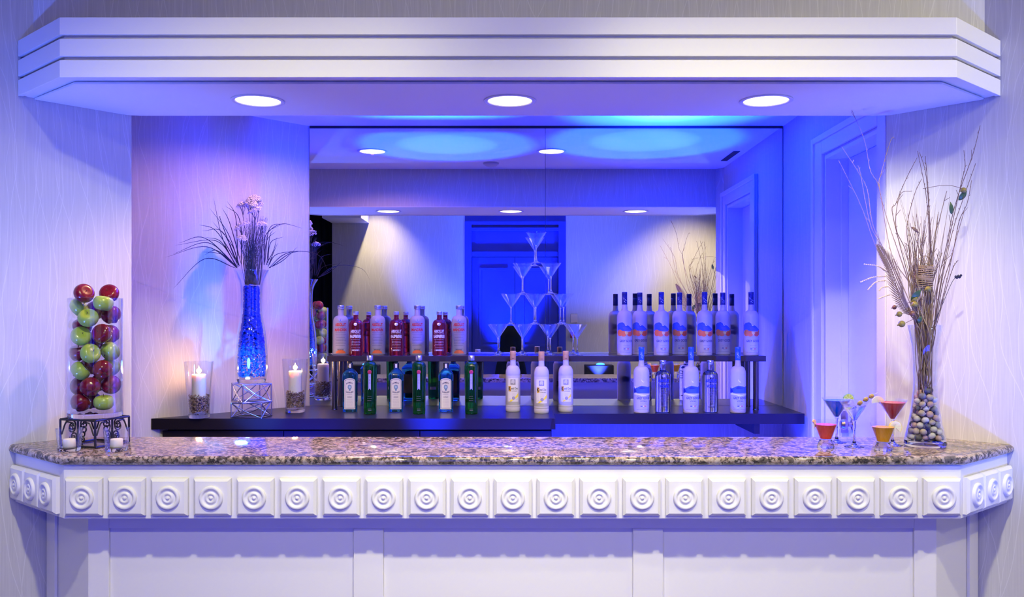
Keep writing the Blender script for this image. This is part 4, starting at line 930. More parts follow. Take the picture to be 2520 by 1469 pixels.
# the tangle of fine stems
R = random.Random(11); b = MB()
for k in range(120):
    x0 = R.uniform(-0.045, 0.055); x1 = R.uniform(-0.05, 0.065); y0 = R.uniform(-0.04, 0.04); y1 = R.uniform(-0.05, 0.05); h = R.uniform(0.12, 0.30)
    p = [Vector((VX+x0*0.7, VY+y0*0.7, VZ+0.508)), Vector((VX+x0+(x1-x0)*0.4+R.uniform(-.01, .01), VY+y0, VZ+0.56+h*0.4)), Vector((VX+x1+0.02*(h > 0.2), VY+y1, VZ+0.56+h))]
    b.tube(spline(p, 4), 0.0013, 5, 0.0006)
tag(b.xform(TA).build('fine_stems', 'stemgrey', ar), kind='stuff')
for (x, y, w_, dy) in ((1040, 165, 0.036, 0.0), (980, 205, 0.040, -0.03), (915, 235, 0.030, 0.02), (1040, 290, 0.036, -0.05), (905, 445, 0.042, -0.06), (1105, 435, 0.028, -0.05), (905, 580, 0.026, -0.075), (1075, 215, 0.026, 0.03), (1010, 230, 0.026, -0.05)):
    c = at(*zz(x, y), VY+dy); R = random.Random(x+y); f = MB()
    tl = Matrix.Rotation(R.uniform(0.15, 0.55), 3, 'X') @ Matrix.Rotation(R.uniform(-0.5, 0.3), 3, 'Y')
    for k in range(150):
        a = R.uniform(0, 2*PI); rr = w_*math.sqrt(R.random()); q = c+tl @ Vector((rr*math.cos(a), rr*math.sin(a), 0.016*(1-(rr/w_)**2)+R.uniform(-0.006, 0.004)))
        f.blob(q, R.uniform(0.0032, 0.0056), 0, (1, 1, 0.7), 0.2)
    hd = f.xform(TA).build('flower_head', 'petal', ar, smooth=False)
    s_ = MB()
    for k in range(9):
        a = 2*PI*k/9; s_.tube(spline([c+Vector((0.65*w_*math.cos(a), 0.65*w_*math.sin(a), 0)), c+Vector((0.2*w_*math.cos(a), 0.2*w_*math.sin(a), -0.03)), c+Vector((0, 0, -0.055))], 3), 0.0007, 4)
    s_.tube(spline([c+Vector((0, 0, -0.055)), (c+base)/2+Vector((0, 0, -0.02)), base+Vector((0, 0, -0.035))], 5), 0.0014, 5)
    s_.xform(TA).build('stem', 'stemgrey', hd)

# ================================================================== APPLE CYLINDER ON A SCROLLED IRON STAND
M['iron'] = mat('black wrought iron', (0.012, 0.010, 0.012), 0.4, spec=0.5)
AX, AY = -1.555, 3.335; SZ = CTZ+0.0003; SH_ = 0.104; hs = 0.082
st = thing('iron_stand', 'black wrought iron stand with scrolls under the apple vase', 'stand', (AX, AY, SZ), math.radians(-20))
b = MB(); c = [(-hs, -hs), (hs, -hs), (hs, hs), (-hs, hs)]; r = 0.0042
for k in range(4):
    p, q = c[k], c[(k+1) % 4]
    for z in (r, SH_-r): b.tube([(*p, z), (*q, z)], r, 6)
    b.tube([(*p, r), (*p, SH_-r)], r, 6)
b.build('frame', 'iron', st)
b = MB()
for k in (-1, 0, 1): b.tube([(-hs, k*hs*0.5, SH_-r*1.2), (hs, k*hs*0.5, SH_-r*1.2)], r*0.6, 6)
b.build('top_bars', 'iron', st)
def scroll(cx, cz, R0, turns, a0, sgn, n=34):
    return [(cx+R0*(1-0.80*t/n)*math.cos(a0+sgn*turns*2*PI*t/n), cz+R0*(1-0.80*t/n)*math.sin(a0+sgn*turns*2*PI*t/n)) for t in range(n+1)]
for k in range(4):
    p, q = Vector((*c[k], 0)), Vector((*c[(k+1) % 4], 0)); d = (q-p); b = MB()
    for sg in (-1, 1):
        for cx, cz, R0, a0, s_ in ((0.32, 0.070, 0.020, PI/2, 1), (0.24, 0.030, 0.017, -PI/2, -1)):
            pts = scroll(sg*cx*hs*1.1, cz, R0, 1.35, a0 if sg > 0 else PI-a0, s_*sg)
            b.tube([p+d*(0.5+x/(2*hs))+Vector((0, 0, z)) for x, z in pts], 0.0028, 6)
        b.tube(spline([p+d*(0.5+sg*0.46)+Vector((0, 0, 0.045)), p+d*(0.5+sg*0.34)+Vector((0, 0, 0.088)), p+d*(0.5+sg*0.2)+Vector((0, 0, 0.090))], 5), 0.0028, 6)
    b.tube([p+d*0.5+Vector((0, 0, r)), p+d*0.5+Vector((0, 0, SH_-r))], 0.003, 6)
    b.build('scroll', 'iron', st)
AZ = SZ+SH_+0.0003; AR, AH = 0.0955, 0.442
av = thing('glass_vase', 'tall clear cylinder vase filled with red and green apples', 'vase', (AX, AY, AZ))
MB().lathe([(0, 0.0185), (AR-0.003, 0.0185), (AR-0.003, AH-0.001), (AR-0.0015, AH), (AR, AH-0.001), (AR, 0.0182), (0, 0.0182)], 64).build('glass_wall', 'thin', av, angle=50)
MB().lathe([(0, 0), (AR-0.003, 0), (AR, 0.003), (AR, 0.0178), (0, 0.0178)], 64).build('glass_base', 'thickglass', av, angle=50)
def apple_mat(name, a, b_, spots_):
    m = mat(name, a, 0.18, spec=0.5, coat=0.35); t = nd(m, 'ShaderNodeTexCoord'); mp = nd(m, 'ShaderNodeMapping'); mp.inputs['Scale'].default_value = (60, 60, 12); lk(m, t.outputs['Object'], mp.inputs[0])
    n = nd(m, 'ShaderNodeTexNoise', i_Scale=1.0, i_Detail=3.0); lk(m, mp.outputs[0], n.inputs['Vector'])
    v = nd(m, 'ShaderNodeTexVoronoi', i_Scale=210.0); lk(m, t.outputs['Object'], v.inputs['Vector'])
    c = mixc(m, n.outputs[0], a, b_); c = mixc(m, math_(m, 'MULTIPLY', math_(m, 'LESS_THAN', v.outputs['Distance'], 0.13), 0.5), c, spots_); lk(m, c, bsdf(m).inputs['Base Color']); return m
M['applered'] = apple_mat('red apple skin', (0.24, 0.008, 0.02), (0.09, 0.004, 0.012), (0.5, 0.2, 0.15))
M['applegreen'] = apple_mat('green apple skin', (0.30, 0.44, 0.04), (0.42, 0.55, 0.10), (0.6, 0.7, 0.35))
def apple_mesh(kind):
    b = MB(); prof = []
    for k in range(19):
        th = PI*k/18; z = -math.cos(th)
        r = math.sin(th)*(1+0.05*z); zz_ = z*0.90
        if z > 0.55: zz_ -= 0.28*((z-0.55)/0.45)**2*1.0
        if z < -0.6: zz_ += 0.20*((-z-0.6)/0.4)**2
        if kind == 'red': r *= 1-0.10*max(0, -z); zz_ *= 1.05
        prof.append((max(0, r)*0.0362 if 0 < k < 18 else 0, zz_*0.0362))
    b.lathe(prof, 28)
    if kind == 'red':                                # the five bumps round the eye
        b.v = [(x*(1+0.05*math.cos(5*math.atan2(y, x))*max(0, -z/0.0362)), y*(1+0.05*math.cos(5*math.atan2(y, x))*max(0, -z/0.0362)), z*(1+0.10*math.cos(5*math.atan2(y, x))*(z < -0.02))) for x, y, z in b.v]
    return b
protos = {}
def make_apple(kind):
    t = thing('apple', 'x', 'apple'); apple_mesh(kind).build('flesh', 'applered' if kind == 'red' else 'applegreen', t, angle=80)
    MB().tube([(0, 0, 0.018), (0.001, 0, 0.026), (0.004, 0, 0.033)], 0.0012, 6).build('stem', mat('apple stem', (0.09, 0.05, 0.02), 0.8), t)
    MB().lathe([(0, -0.0262), (0.003, -0.0272), (0.0045, -0.0285), (0.0025, -0.0282), (0, -0.027)], 10).build('calyx', mat('apple calyx', (0.10, 0.07, 0.03), 0.8), t)
    return t
AP = [(393, 180, 'r', -1), (552, 140, 'r', 1), (310, 290, 'g', 0), (505, 270, 'g', -1), (397, 388, 'g', -1), (285, 430, 'r', 1), (585, 388, 'r', 1), (530, 480, 'r', -1), (325, 520, 'g', -1), (437, 628, 'g', -1), (575, 565, 'r', 1), (295, 675, 'r', 0), (575, 678, 'g', 0),
      (318, 820, 'g', -1), (480, 790, 'r', -1), (565, 800, 'g', 1), (425, 920, 'r', -1), (275, 935, 'r', 1), (565, 910, 'r', 0), (330, 1050, 'r', -1), (500, 1050, 'g', -1), (400, 1040, 'r', 1), (430, 720, 'r', 1), (420, 540, 'r', 1), (440, 860, 'r', 1), (420, 330, 'r', 1)]
P_ = []
for x, y, k, dp in AP:
    yy = AY+dp*0.048; q = at(100+x/3.265, 680+y/3.265, yy); P_.append(Vector((q.x-AX, yy-AY, q.z-AZ)))
RA = 0.0369
for it in range(700):
    for i in range(len(P_)):
        for j in range(i+1, len(P_)):
            d = P_[j]-P_[i]; l = d.length
            if l < 2*RA+0.0004:
                if l < 1e-6: d = Vector((0, 1, 0.1)); l = 1
                mv = d/l*((2*RA+0.0005)-l)*0.5; mv2 = Vector((mv.x, mv.y, mv.z)); P_[i] -= mv2; P_[j] += mv2
    for i, p in enumerate(P_):
        lim = AR-0.0037-RA; h = math.hypot(p.x, p.y)
        if h > lim and (p.z < AH+0.004): p.x *= lim/h; p.y *= lim/h
        p.z = max(p.z, 0.0188+RA)
gcount = {'r': 0, 'g': 0}
order = sorted(range(len(P_)), key=lambda i: -P_[i].z)
names = {}
for i in order:
    k = AP[i][2]; gcount[k] += 1; names[i] = gcount[k]
fixed = {0: 'bright red apple resting on the rim, left of the top pair', 1: 'dark red apple topmost at the right rim of the apple vase'}
for i, p in enumerate(P_):
    k = 'red' if AP[i][2] == 'r' else 'green'; R = random.Random(i*3+1)
    side = 'left' if p.x < -0.02 else 'right' if p.x > 0.02 else 'middle'; fb = 'back' if p.y > 0.012 else 'front'
    lb = fixed.get(i, '%s apple in the cylinder vase, %s %s, %s %s one from the top' % (k, side, fb, ORD[names[i]-1], k))
    rot = (R.uniform(-1.2, 1.2), R.uniform(-1.2, 1.2), R.uniform(0, 6))
    loc = (AX+p.x, AY+p.y, AZ+p.z)
    if k not in protos: protos[k] = t = make_apple(k); t.location = loc; t['label'] = lb
    else: t = dup(protos[k], loc, None, lb)
    t.rotation_euler = rot; t['group'] = 'apples in the cylinder vase'
# ---- votives
def votive(px, label, gr_):
    Y = 3.190; x = PX(px, Y); t = thing('votive_holder', label, 'votive holder', (x, Y, SZ), group='votive holders')
    MB().lathe([(0, 0.0125), (0.0355, 0.0125), (0.0432, 0.0785), (0.0442, 0.079), (0.0450, 0.0783), (0.0385, 0.0118), (0, 0.0118)], 44).build('glass_wall', 'thin', t, angle=50)
    MB().lathe([(0, 0), (0.036, 0), (0.0380, 0.003), (0.0384, 0.0115), (0, 0.0115)], 44).build('glass_base', 'thickglass', t, angle=50)
    c_ = thing('votive_candle', 'small unlit white candle in the %s votive glass' % gr_, 'candle', (x, Y, SZ+0.0128), group='votive candles')
    MB().lathe([(0, 0), (0.0215, 0), (0.0220, 0.002), (0.0210, 0.026), (0.0195, 0.0285), (0.006, 0.029), (0, 0.031)], 32).build('wax', 'wax', c_)
    MB().tube([(0, 0, 0.029), (0.001, 0, 0.036)], 0.0009, 6).build('wick', 'wick', c_)
votive(170.5, 'clear votive glass left of the black iron stand', 'left'); votive(287, 'clear votive glass right of the black iron stand', 'right')
# ================================================================== COCKTAILS ON THE BAR
M['cocktailglass'] = thinglass('thin cocktail glass', (0.98, 0.985, 1.0), 0.5, 4.5)
def liquid(name, col, dens=1.0):
    return mat(name, col, 0.05, trans=dens, ior=1.15, spec=0.3)
M['bluedrink'] = liquid('blue cocktail', (0.0, 0.26, 1.0), 0.35); M['reddrink'] = liquid('red cocktail', (1.0, 0.045, 0.04), 0.3); M['orangedrink'] = liquid('orange cocktail', (1.0, 0.45, 0.0), 0.3); M['cleardrink'] = liquid('clear cocktail', (0.97, 0.97, 0.98), 0.97); M['deepreddrink'] = liquid('deep red cocktail', (1.0, 0.06, 0.03), 0.3)
def drink_martini(px, Y, label, m, fill):
    H, R, zb = 0.169, 0.0545, 0.094
    t = thing('cocktail', label, 'cocktail', (PX(px, Y), Y, SZ), group='martini cocktails on the bar')
    st_ = MB().lathe([(0, 0), (0.036, 0), (0.036, 0.0014), (0.018, 0.0045), (0.008, 0.010), (0.0042, 0.025), (0.0036, 0.05), (0.0038, zb-0.012), (0.006, zb-0.004), (0.0075, zb-0.0008), (0, zb-0.0008)], 40); st_.build('stem', 'thickglass', t, angle=60)
    MB().lathe([(0, zb), (0.0085, zb+0.001), (R, H), (R-0.0012, H), (0.0080, zb+0.0030), (0, zb+0.0022)], 48).build('bowl', 'cocktailglass', t, angle=60)
    zf = zb+(H-zb)*fill; rf = 0.0080+(R-0.0012-0.0080)*(zf-zb-0.003)/(H-zb-0.003)
    MB().lathe([(0, zb+0.0028), (0.0074, zb+0.0036), (rf-0.0008, zf-0.0004), (rf-0.0002, zf), (0, zf-0.0008)], 48).build('liquid', m, t, angle=60)
    return t, H, R
def drink_low(px, Y, label, m):
    H, R, zb = 0.098, 0.0450, 0.030
    t = thing('cocktail', label, 'cocktail', (PX(px, Y), Y, SZ), group='stemless cocktails on the bar')
    MB().lathe([(0, 0), (0.029, 0), (0.0305, 0.004), (0.0285, 0.014), (0.0235, 0.024), (0.0215, zb-0.0006), (0, zb-0.0006)], 40).build('foot', 'thickglass', t, angle=50)
    MB().lathe([(0, zb), (0.0215, zb), (R, H), (R-0.0014, H), (0.0200, zb+0.002), (0, zb+0.002)], 48).build('bowl', 'cocktailglass', t, angle=50)
    zf = 0.084; rf = 0.0200+(R-0.0014-0.0200)*(zf-zb-0.002)/(H-zb-0.002)
    MB().lathe([(0, zb+0.0024), (0.0192, zb+0.0026), (rf-0.0008, zf-0.0004), (rf-0.0003, zf), (0, zf-0.0006)], 48).build('liquid', m, t, angle=50)
    return t, H, R
bm_, H_, R_ = drink_martini(2059, 3.395, 'bright blue cocktail in a stemmed martini glass', 'bluedrink', 0.88)
cm_, _, _ = drink_martini(2102, 3.283, 'clear cocktail with olives in a stemmed martini glass', 'cleardrink', 0.78)
rm_, _, _ = drink_martini(2196.5, 3.325, 'red cocktail in a stemmed martini glass', 'reddrink', 0.86)
lr_, HL, RL = drink_low(2032, 3.262, 'red cocktail in a short stemless glass with citrus peel', 'deepreddrink')
lo_, _, _ = drink_low(2173, 3.190, 'orange cocktail in a short stemless glass with lemon wheel', 'orangedrink')
M['rind_g'] = mat('lime rind', (0.18, 0.35, 0.03), 0.4); M['lime'] = mat('lime flesh', (0.55, 0.68, 0.22), 0.35, sss=0.2); M['lime2'] = mat('pith', (0.80, 0.82, 0.62), 0.5)
M['rind_y'] = mat('lemon rind', (0.88, 0.62, 0.10), 0.4); M['lemonf'] = mat('lemon flesh', (0.86, 0.74, 0.60), 0.35, sss=0.2); M['rind_o'] = mat('orange rind', (0.95, 0.40, 0.05), 0.4)
M['whiteslice'] = mat('pale citrus slice', (0.80, 0.76, 0.76), 0.35, sss=0.2)
def slice_(name, label, loc, R, frac, rot, rind, flesh, pith='lime2', cat='citrus slice'):
    """a citrus wheel or half wheel standing on a glass rim: rind, pith, segments"""
    t = thing(name, label, cat, loc); t.rotation_euler = rot
    n = 40; A_ = 2*PI*frac; th = 0.0022
    def fan(b, r, y, a0, a1, m):
        k = max(3, int(n*(a1-a0)/(2*PI))+2); pts = [(0, 0)]+[(r*math.cos(a0+(a1-a0)*i/k), r*math.sin(a0+(a1-a0)*i/k)) for i in range(k+1)]
        b.add([(x, -y, z) for x, z in pts]+[(x, y, z) for x, z in pts], [tuple(range(len(pts))), tuple(range(len(pts), 2*len(pts)))[::-1]]+[(i, len(pts)+i, len(pts)+(i+1) % len(pts), (i+1) % len(pts)) for i in range(len(pts))])
    b = MB(); fan(b, R-0.0013, th*0.9, 0, A_, 0); b.build('pith', pith, t, smooth=False)
    b = MB(); k = int(n*frac)+1; vs_ = []; fs_ = []
    for i in range(k+1):
        a = A_*i/k
        for r, y in ((R-0.0012, -th), (R, -th), (R, th), (R-0.0012, th)): vs_.append((r*math.cos(a), y, r*math.sin(a)))
    for i in range(k):
        for q in range(4): fs_.append((4*i+q, 4*i+4+q, 4*i+4+(q+1) % 4, 4*i+(q+1) % 4))
    b.add(vs_, fs_).build('rind', rind, t, smooth=False)
    ns = max(2, int(9*frac)); 
    for i in range(ns):
        b = MB(); a0, a1 = A_*(i+0.08)/ns, A_*(i+0.92)/ns; c0 = (0.003*math.cos((a0+a1)/2), 0.003*math.sin((a0+a1)/2)); pts = [c0]+[((R-0.0032)*math.cos(a0+(a1-a0)*q/5), (R-0.0032)*math.sin(a0+(a1-a0)*q/5)) for q in range(6)]
        m_ = len(pts); b.add([(x, -th, z) for x, z in pts]+[(x, th, z) for x, z in pts], [tuple(range(m_)), tuple(range(m_, 2*m_))[::-1]]+[(q, m_+q, m_+(q+1) % m_, (q+1) % m_) for q in range(m_)]); b.build('segment', flesh, t, smooth=False)
    return t
slice_('lime_slice', 'half lime slice perched between the blue and clear cocktails', tuple(at(2088, 982, 3.372)), 0.0215, 0.5, (0.15, 0.1, 0.12), 'rind_g', 'lime')
slice_('citrus_slice', 'pale half citrus slice behind the olives, beside the red martini', tuple(at(2160, 990, 3.345)), 0.0235, 0.62, (0.1, 0.55, 0.1), 'whiteslice', 'whiteslice', 'whiteslice')
slice_('lemon_wheel', 'lemon wheel on the rim of the orange cocktail', tuple(at(2203, 1052, 3.205)), 0.0245, 0.86, (0.05, 0.75, 0.12), 'rind_y', 'lemonf')
slice_('orange_peel', 'curled orange peel slice on the rim of the short red cocktail', tuple(at(2003, 1043, 3.262)), 0.0165, 0.6, (0.2, 1.25, 1.05), 'rind_o', 'lemonf', 'lemonf', 'citrus peel')
# olives on a pick across the clear cocktail
M['olive'] = mat('green olive', (0.34, 0.28, 0.08), 0.25); M['pimento'] = mat('pimento', (0.55, 0.10, 0.03), 0.35); M['pick'] = mat('clear pick', (0.55, 0.55, 0.70), 0.2)
p0, p1 = at(2096, 1003, 3.292), at(2162, 964.5, 3.255); dpk = (p1-p0).normalized()
tag(MB().tube([p0, p1], 0.0008, 6).build('cocktail_pick', 'pick'), 'thin pick holding olives across the clear cocktail', 'cocktail pick')
for k, (px, py, lb) in enumerate(((2131, 983, 'green stuffed olive at the rim of the clear cocktail'), (2145, 975, 'green stuffed olive at the outer end of the pick'), (2119, 996, 'green olive half sunk in the clear cocktail'))):
    tt = max(0, (at(px, py, 3.27)-p0).dot(dpk)); c = p0+dpk*tt; t = thing('olive', lb, 'olive', c, group='olives on the pick')
    rot = dpk.to_track_quat('Z', 'Y').to_matrix()
    MB().lathe([(0.0022, -0.0098), (0.006, -0.0080), (0.0086, -0.0035), (0.0088, 0.002), (0.0062, 0.0078), (0.0030, 0.0098), (0.0011, 0.0092), (0.0010, -0.0092)], 22, closed=True).xform(rot.to_4x4()).build('flesh', 'olive', t, angle=60)
    MB().lathe([(0.0011, -0.0094), (0.0031, -0.0100), (0.0027, -0.0113), (0.0011, -0.0116)], 14, closed=True).xform((rot @ Matrix.Rotation(0, 3, 'X')).to_4x4()).xform(Matrix.Identity(4)).build('pimento', 'pimento', t)
    f = MB().blob(rot @ Vector((0.0, 0.0, 0.0))+Vector((-0.001, -0.0083, 0.0008)), 0.0036, 1, (1, 0.35, 1)); f.build('pimento', 'pimento', t)

# ================================================================== TWIG VASE
BX, BY_ = PX(2277, 3.293), 3.293
tv = thing('glass_vase', 'waisted clear vase of pebbles and twigs on the right bar end', 'vase', (BX, BY_, SZ))
QP = [(0.0705, 0.0), (0.0735, 0.010), (0.0665, 0.050), (0.0550, 0.104), (0.0465, 0.165), (0.0412, 0.231), (0.0418, 0.285), (0.0450, 0.359), (0.0605, 0.4455)]
QS = [(v.x, v.z) for v in spline([(r, 0, z) for r, z in QP], 5)]
MB().lathe([(0, 0.0232)]+[(r-0.0026, z) for r, z in QS if z > 0.0232]+[(QS[-1][0]-0.0012, 0.4463)]+[(r, z) for r, z in QS[::-1] if z > 0.0232]+[(0.0712, 0.0226), (0, 0.0226)], 56).build('glass_wall', 'thin', tv, angle=60)
MB().lathe([(0, 0), (0.068, 0), (0.0712, 0.003), (0.0735, 0.010), (0.0712, 0.0222), (0, 0.0222)], 56).build('glass_base', 'thickglass', tv, angle=60)
PB = [stone_mat('pebble '+n, [(0.3, a), (0.7, c_)]) for n, a, c_ in (('grey', (0.16, 0.15, 0.16), (0.28, 0.27, 0.28)), ('tan', (0.36, 0.28, 0.20), (0.55, 0.46, 0.36)), ('pale', (0.50, 0.47, 0.45), (0.66, 0.63, 0.60)), ('dark', (0.05, 0.05, 0.06), (0.12, 0.12, 0.13)), ('pink', (0.42, 0.24, 0.18), (0.56, 0.38, 0.30)))]
cols = ('grey', 'tan', 'pale', 'dark', 'pinkish')
R = random.Random(21); pts = []
for k in range(98):
    z = 0.038+0.125*k/97; rm = lerp_r(QS, z)-0.0185; a = R.uniform(0, 2*PI); rr = rm*math.sqrt(R.uniform(0.35, 1)); pts.append([Vector((rr*math.cos(a), rr*math.sin(a), z)), R.uniform(0.0112, 0.0142)])
for it in range(320):
    for i in range(len(pts)):
        for j in range(i+1, len(pts)):
            d = pts[j][0]-pts[i][0]; l = d.length; s_ = pts[i][1]+pts[j][1]+0.0003
            if 1e-6 < l < s_: mv = d/l*(s_-l)*0.5; pts[i][0] -= mv; pts[j][0] += mv
    for p, r in pts:
        rm = lerp_r(QS, max(0.0232, min(0.44, p.z)))-0.0034-r; h = math.hypot(p.x, p.y)
        if h > rm: p.x *= rm/h; p.y *= rm/h
        p.z = max(p.z-0.0001, 0.0238+r*0.9)
pm = []
for k in range(5):
    bm = bmesh.new(); bmesh.ops.create_icosphere(bm, subdivisions=3, radius=1); RR = random.Random(k)
    ph = [RR.uniform(0, 6) for _ in range(3)]
    for v in bm.verts: q = v.co.copy(); v.co *= 0.93+0.07*math.sin(2*q.x+ph[0])*math.cos(2*q.y+ph[1])
    me = bpy.data.meshes.new('pebble'); bm.to_mesh(me); bm.free(); me.materials.append(PB[k]); me.polygons.foreach_set('use_smooth', [True]*len(me.polygons)); pm.append(me)
for i, (p, r) in enumerate(pts):
    k = i*7 % 5 if i % 3 else (2 if i % 2 else 1); o = bpy.data.objects.new('pebble', pm[k]); COL.objects.link(o); o.location = (BX+p.x, BY_+p.y, SZ+p.z)
    RR = random.Random(i); o.rotation_euler = (RR.uniform(-0.5, 0.5), RR.uniform(-0.5, 0.5), RR.uniform(0, 6)); o.scale = (r*1.06, r*0.98, r*0.88)
    tag(o, '%s rounded pebble in the foot of the twig vase' % cols[k], 'pebble', '%s pebbles in the twig vase' % cols[k])

# ---- the bundle of dried twigs, leaves and pods
M['twig'] = mat('brown twigs', (0.15, 0.085, 0.07), 0.7); M['twigpale'] = mat('pale twigs', (0.36, 0.25, 0.20), 0.7); M['drygrass'] = mat('dried grass', (0.30, 0.21, 0.11), 0.7)
M['frond'] = mat('dried brown frond', (0.20, 0.12, 0.09), 0.6); M['leafgreen'] = mat('dark green leaf', (0.05, 0.10, 0.045), 0.4); M['pod'] = mat('olive seed pod', (0.24, 0.19, 0.05), 0.35); M['podbrown'] = mat('brown seed pod', (0.22, 0.10, 0.07), 0.35); M['vine'] = mat('pale binding vine', (0.42, 0.28, 0.17), 0.6); M['catkin'] = mat('pale catkin', (0.72, 0.58, 0.36), 0.7); M['darkpod'] = mat('dark seed pod', (0.02, 0.02, 0.05), 0.5)
NZ = SZ+0.43
bq = thing('dried_bouquet', 'bundle of dried twigs, frond and pods bound with vine', 'dried bouquet', (BX, BY_, SZ+0.16))
TQ = Matrix.Translation((-BX, -BY_, -SZ-0.16))
R = random.Random(33)
def foot():                                           # where a stem stands in the vase
    a = R.uniform(0, 2*PI); rr = 0.026*math.sqrt(R.random()); return Vector((BX+rr*math.cos(a), BY_+rr*math.sin(a), SZ+0.176+R.uniform(0, 0.02)))
def neck(px=None):
    a = R.uniform(0, 2*PI); rr = 0.030*math.sqrt(R.random()); return Vector((BX+rr*math.cos(a), BY_+rr*math.sin(a), SZ+0.40))
def waist(): 
    a = R.uniform(0, 2*PI); rr = 0.027*math.sqrt(R.random()); return Vector((BX+rr*math.cos(a), BY_+rr*math.sin(a), SZ+0.26))
def twig(pix, dy, m='twig', r0=0.0019, r1=0.0009, buds=True):
    n = len(pix); P = [at(px, py, BY_+dy*(k+1)/n) for k, (px, py) in enumerate(pix)]
    w0 = waist(); nk = neck(); nk.x = 0.5*nk.x+0.5*max(BX-0.042, min(BX+0.042, P[0].x))
    pp = spline([foot(), w0, nk]+P, 6); b = MB(); b.tube(pp, r0, 6, r1)
    if buds:
        for k in range(18, len(pp)-1, 2):
            d = (pp[k+1]-pp[k]).normalized(); sd = Vector((R.uniform(-1, 1), R.uniform(-0.6, 0.6), R.uniform(-0.2, 1))).normalized(); l = R.uniform(0.004, 0.010) if R.random() < 0.8 else R.uniform(0.02, 0.035)
            b.tube([pp[k], pp[k]+(d*0.7+sd*0.6)*l], 0.0011, 5, 0.0007)
    b.xform(TQ).build('twig', m, bq, angle=60)
TW = [([(2240, 770), (2160, 617), (2118, 505), (2064, 395)], -0.04, 'twigpale'), ([(2245, 760), (2200, 660), (2150, 560), (2135, 470), (2110, 420), (2071, 361)], -0.02, 'twigpale'), ([(2250, 720), (2200, 640), (2180, 560), (2163, 460), (2142, 420), (2127, 345), (2096, 270)], 0.03, 'twigpale'),
      ([(2245, 760), (2215, 690), (2165, 600), (2140, 545), (2118, 430), (2112, 408)], -0.02, 'twigpale'), ([(2245, 720), (2185, 545), (2164, 460), (2169, 424), (2192, 346), (2202, 340)], 0.02, 'twigpale'), ([(2240, 700), (2197, 530), (2205, 500), (2230, 440), (2257, 388)], 0.05, 'twig'),
      ([(2280, 740), (2289, 640), (2284, 530), (2280, 490), (2275, 455), (2258, 371)], -0.03, 'twig'), ([(2282, 740), (2292, 650), (2288, 560), (2283, 475), (2277, 420), (2263, 375)], 0.0, 'twig'), ([(2285, 730), (2290, 600), (2288, 540), (2283, 450), (2277, 384)], 0.02, 'twig'),
      ([(2300, 790), (2310, 690), (2330, 600), (2345, 525), (2365, 460), (2380, 420), (2397, 370), (2412, 309)], 0.0, 'twig'), ([(2302, 780), (2325, 640), (2350, 520), (2368, 440), (2375, 410), (2372, 370)], 0.03, 'twig'), ([(2303, 785), (2318, 690), (2344, 570), (2370, 490), (2401, 402)], -0.03, 'twig'),
      ([(2304, 790), (2320, 700), (2345, 620), (2360, 545), (2380, 500), (2391, 444)], 0.04, 'twig'), ([(2306, 785), (2330, 690), (2350, 600), (2372, 522)], 0.02, 'twig'), ([(2306, 795), (2326, 720), (2345, 660), (2358, 640)], -0.03, 'twig'), ([(2290, 700), (2300, 590), (2312, 540), (2330, 470)], 0.02, 'twig'), ([(2240, 640), (2232, 560), (2250, 480), (2268, 440)], 0.03, 'twig'), ([(2235, 640), (2205, 560), (2215, 480), (2245, 470)], 0.02, 'twig')]
for pix, dy, m_ in TW: twig(pix, dy, m_)
for k in range(34):                                   # the dense middle of the bundle
    px0 = R.uniform(2246, 2296); px1 = px0+R.uniform(-45, 38); py = R.uniform(500, 640)
    twig([(px0, 730), (0.5*(px0+px1)+R.uniform(-5, 5), 0.5*(720+py)), (px1, py)], R.uniform(-0.05, 0.05), 'twig' if R.random() < 0.6 else 'drygrass', 0.0015, 0.0007, R.random() < 0.5)
for k in range(40):                                   # long dry grass blades
    px0 = R.uniform(2240, 2300); px1 = px0+R.uniform(-70, 55); py = R.uniform(470, 650); dy = R.uniform(-0.05, 0.05)
    n0 = neck(); P = [at(px0, 745, BY_+dy*0.3), at(px0*0.55+px1*0.45, (745+py)/2, BY_+dy*0.6), at(px1, py, BY_+dy)]
    b = MB().blade(spline([waist(), n0]+P, 6), 0.0042); b.xform(TQ).build('grass_blade', 'drygrass' if k % 3 else 'frond', bq, angle=60)
# dried frond, leaning left
sp = spline([at(2252, 790, BY_-0.022), at(2217, 740, BY_-0.055), at(2192, 660, BY_-0.06), at(2160, 605, BY_-0.06)], 12)
b = MB(); b.tube([waist()]+sp, 0.0022, 6, 0.001); fo = b.xform(TQ).build('dried_frond', 'frond', bq)
b = MB(); n = len(sp)
for k in range(4, n):
    t_ = (k-4)/(n-5); d = (sp[min(k+1, n-1)]-sp[k-1]).normalized(); ln = 0.050*math.sin(PI*min(1, 0.22+0.75*t_))+0.006
    for sg in (-1, 1):
        sd = Vector((sg*0.75*d.z, -0.15, -sg*0.75*d.x)); e = sp[k]+(sd*0.62+d*0.75).normalized()*ln
        b.blade([sp[k], sp[k]*0.5+e*0.5+Vector((0, -0.002, 0)), e], 0.0065)
b.xform(TQ).build('leaflets', 'frond', fo, angle=60)
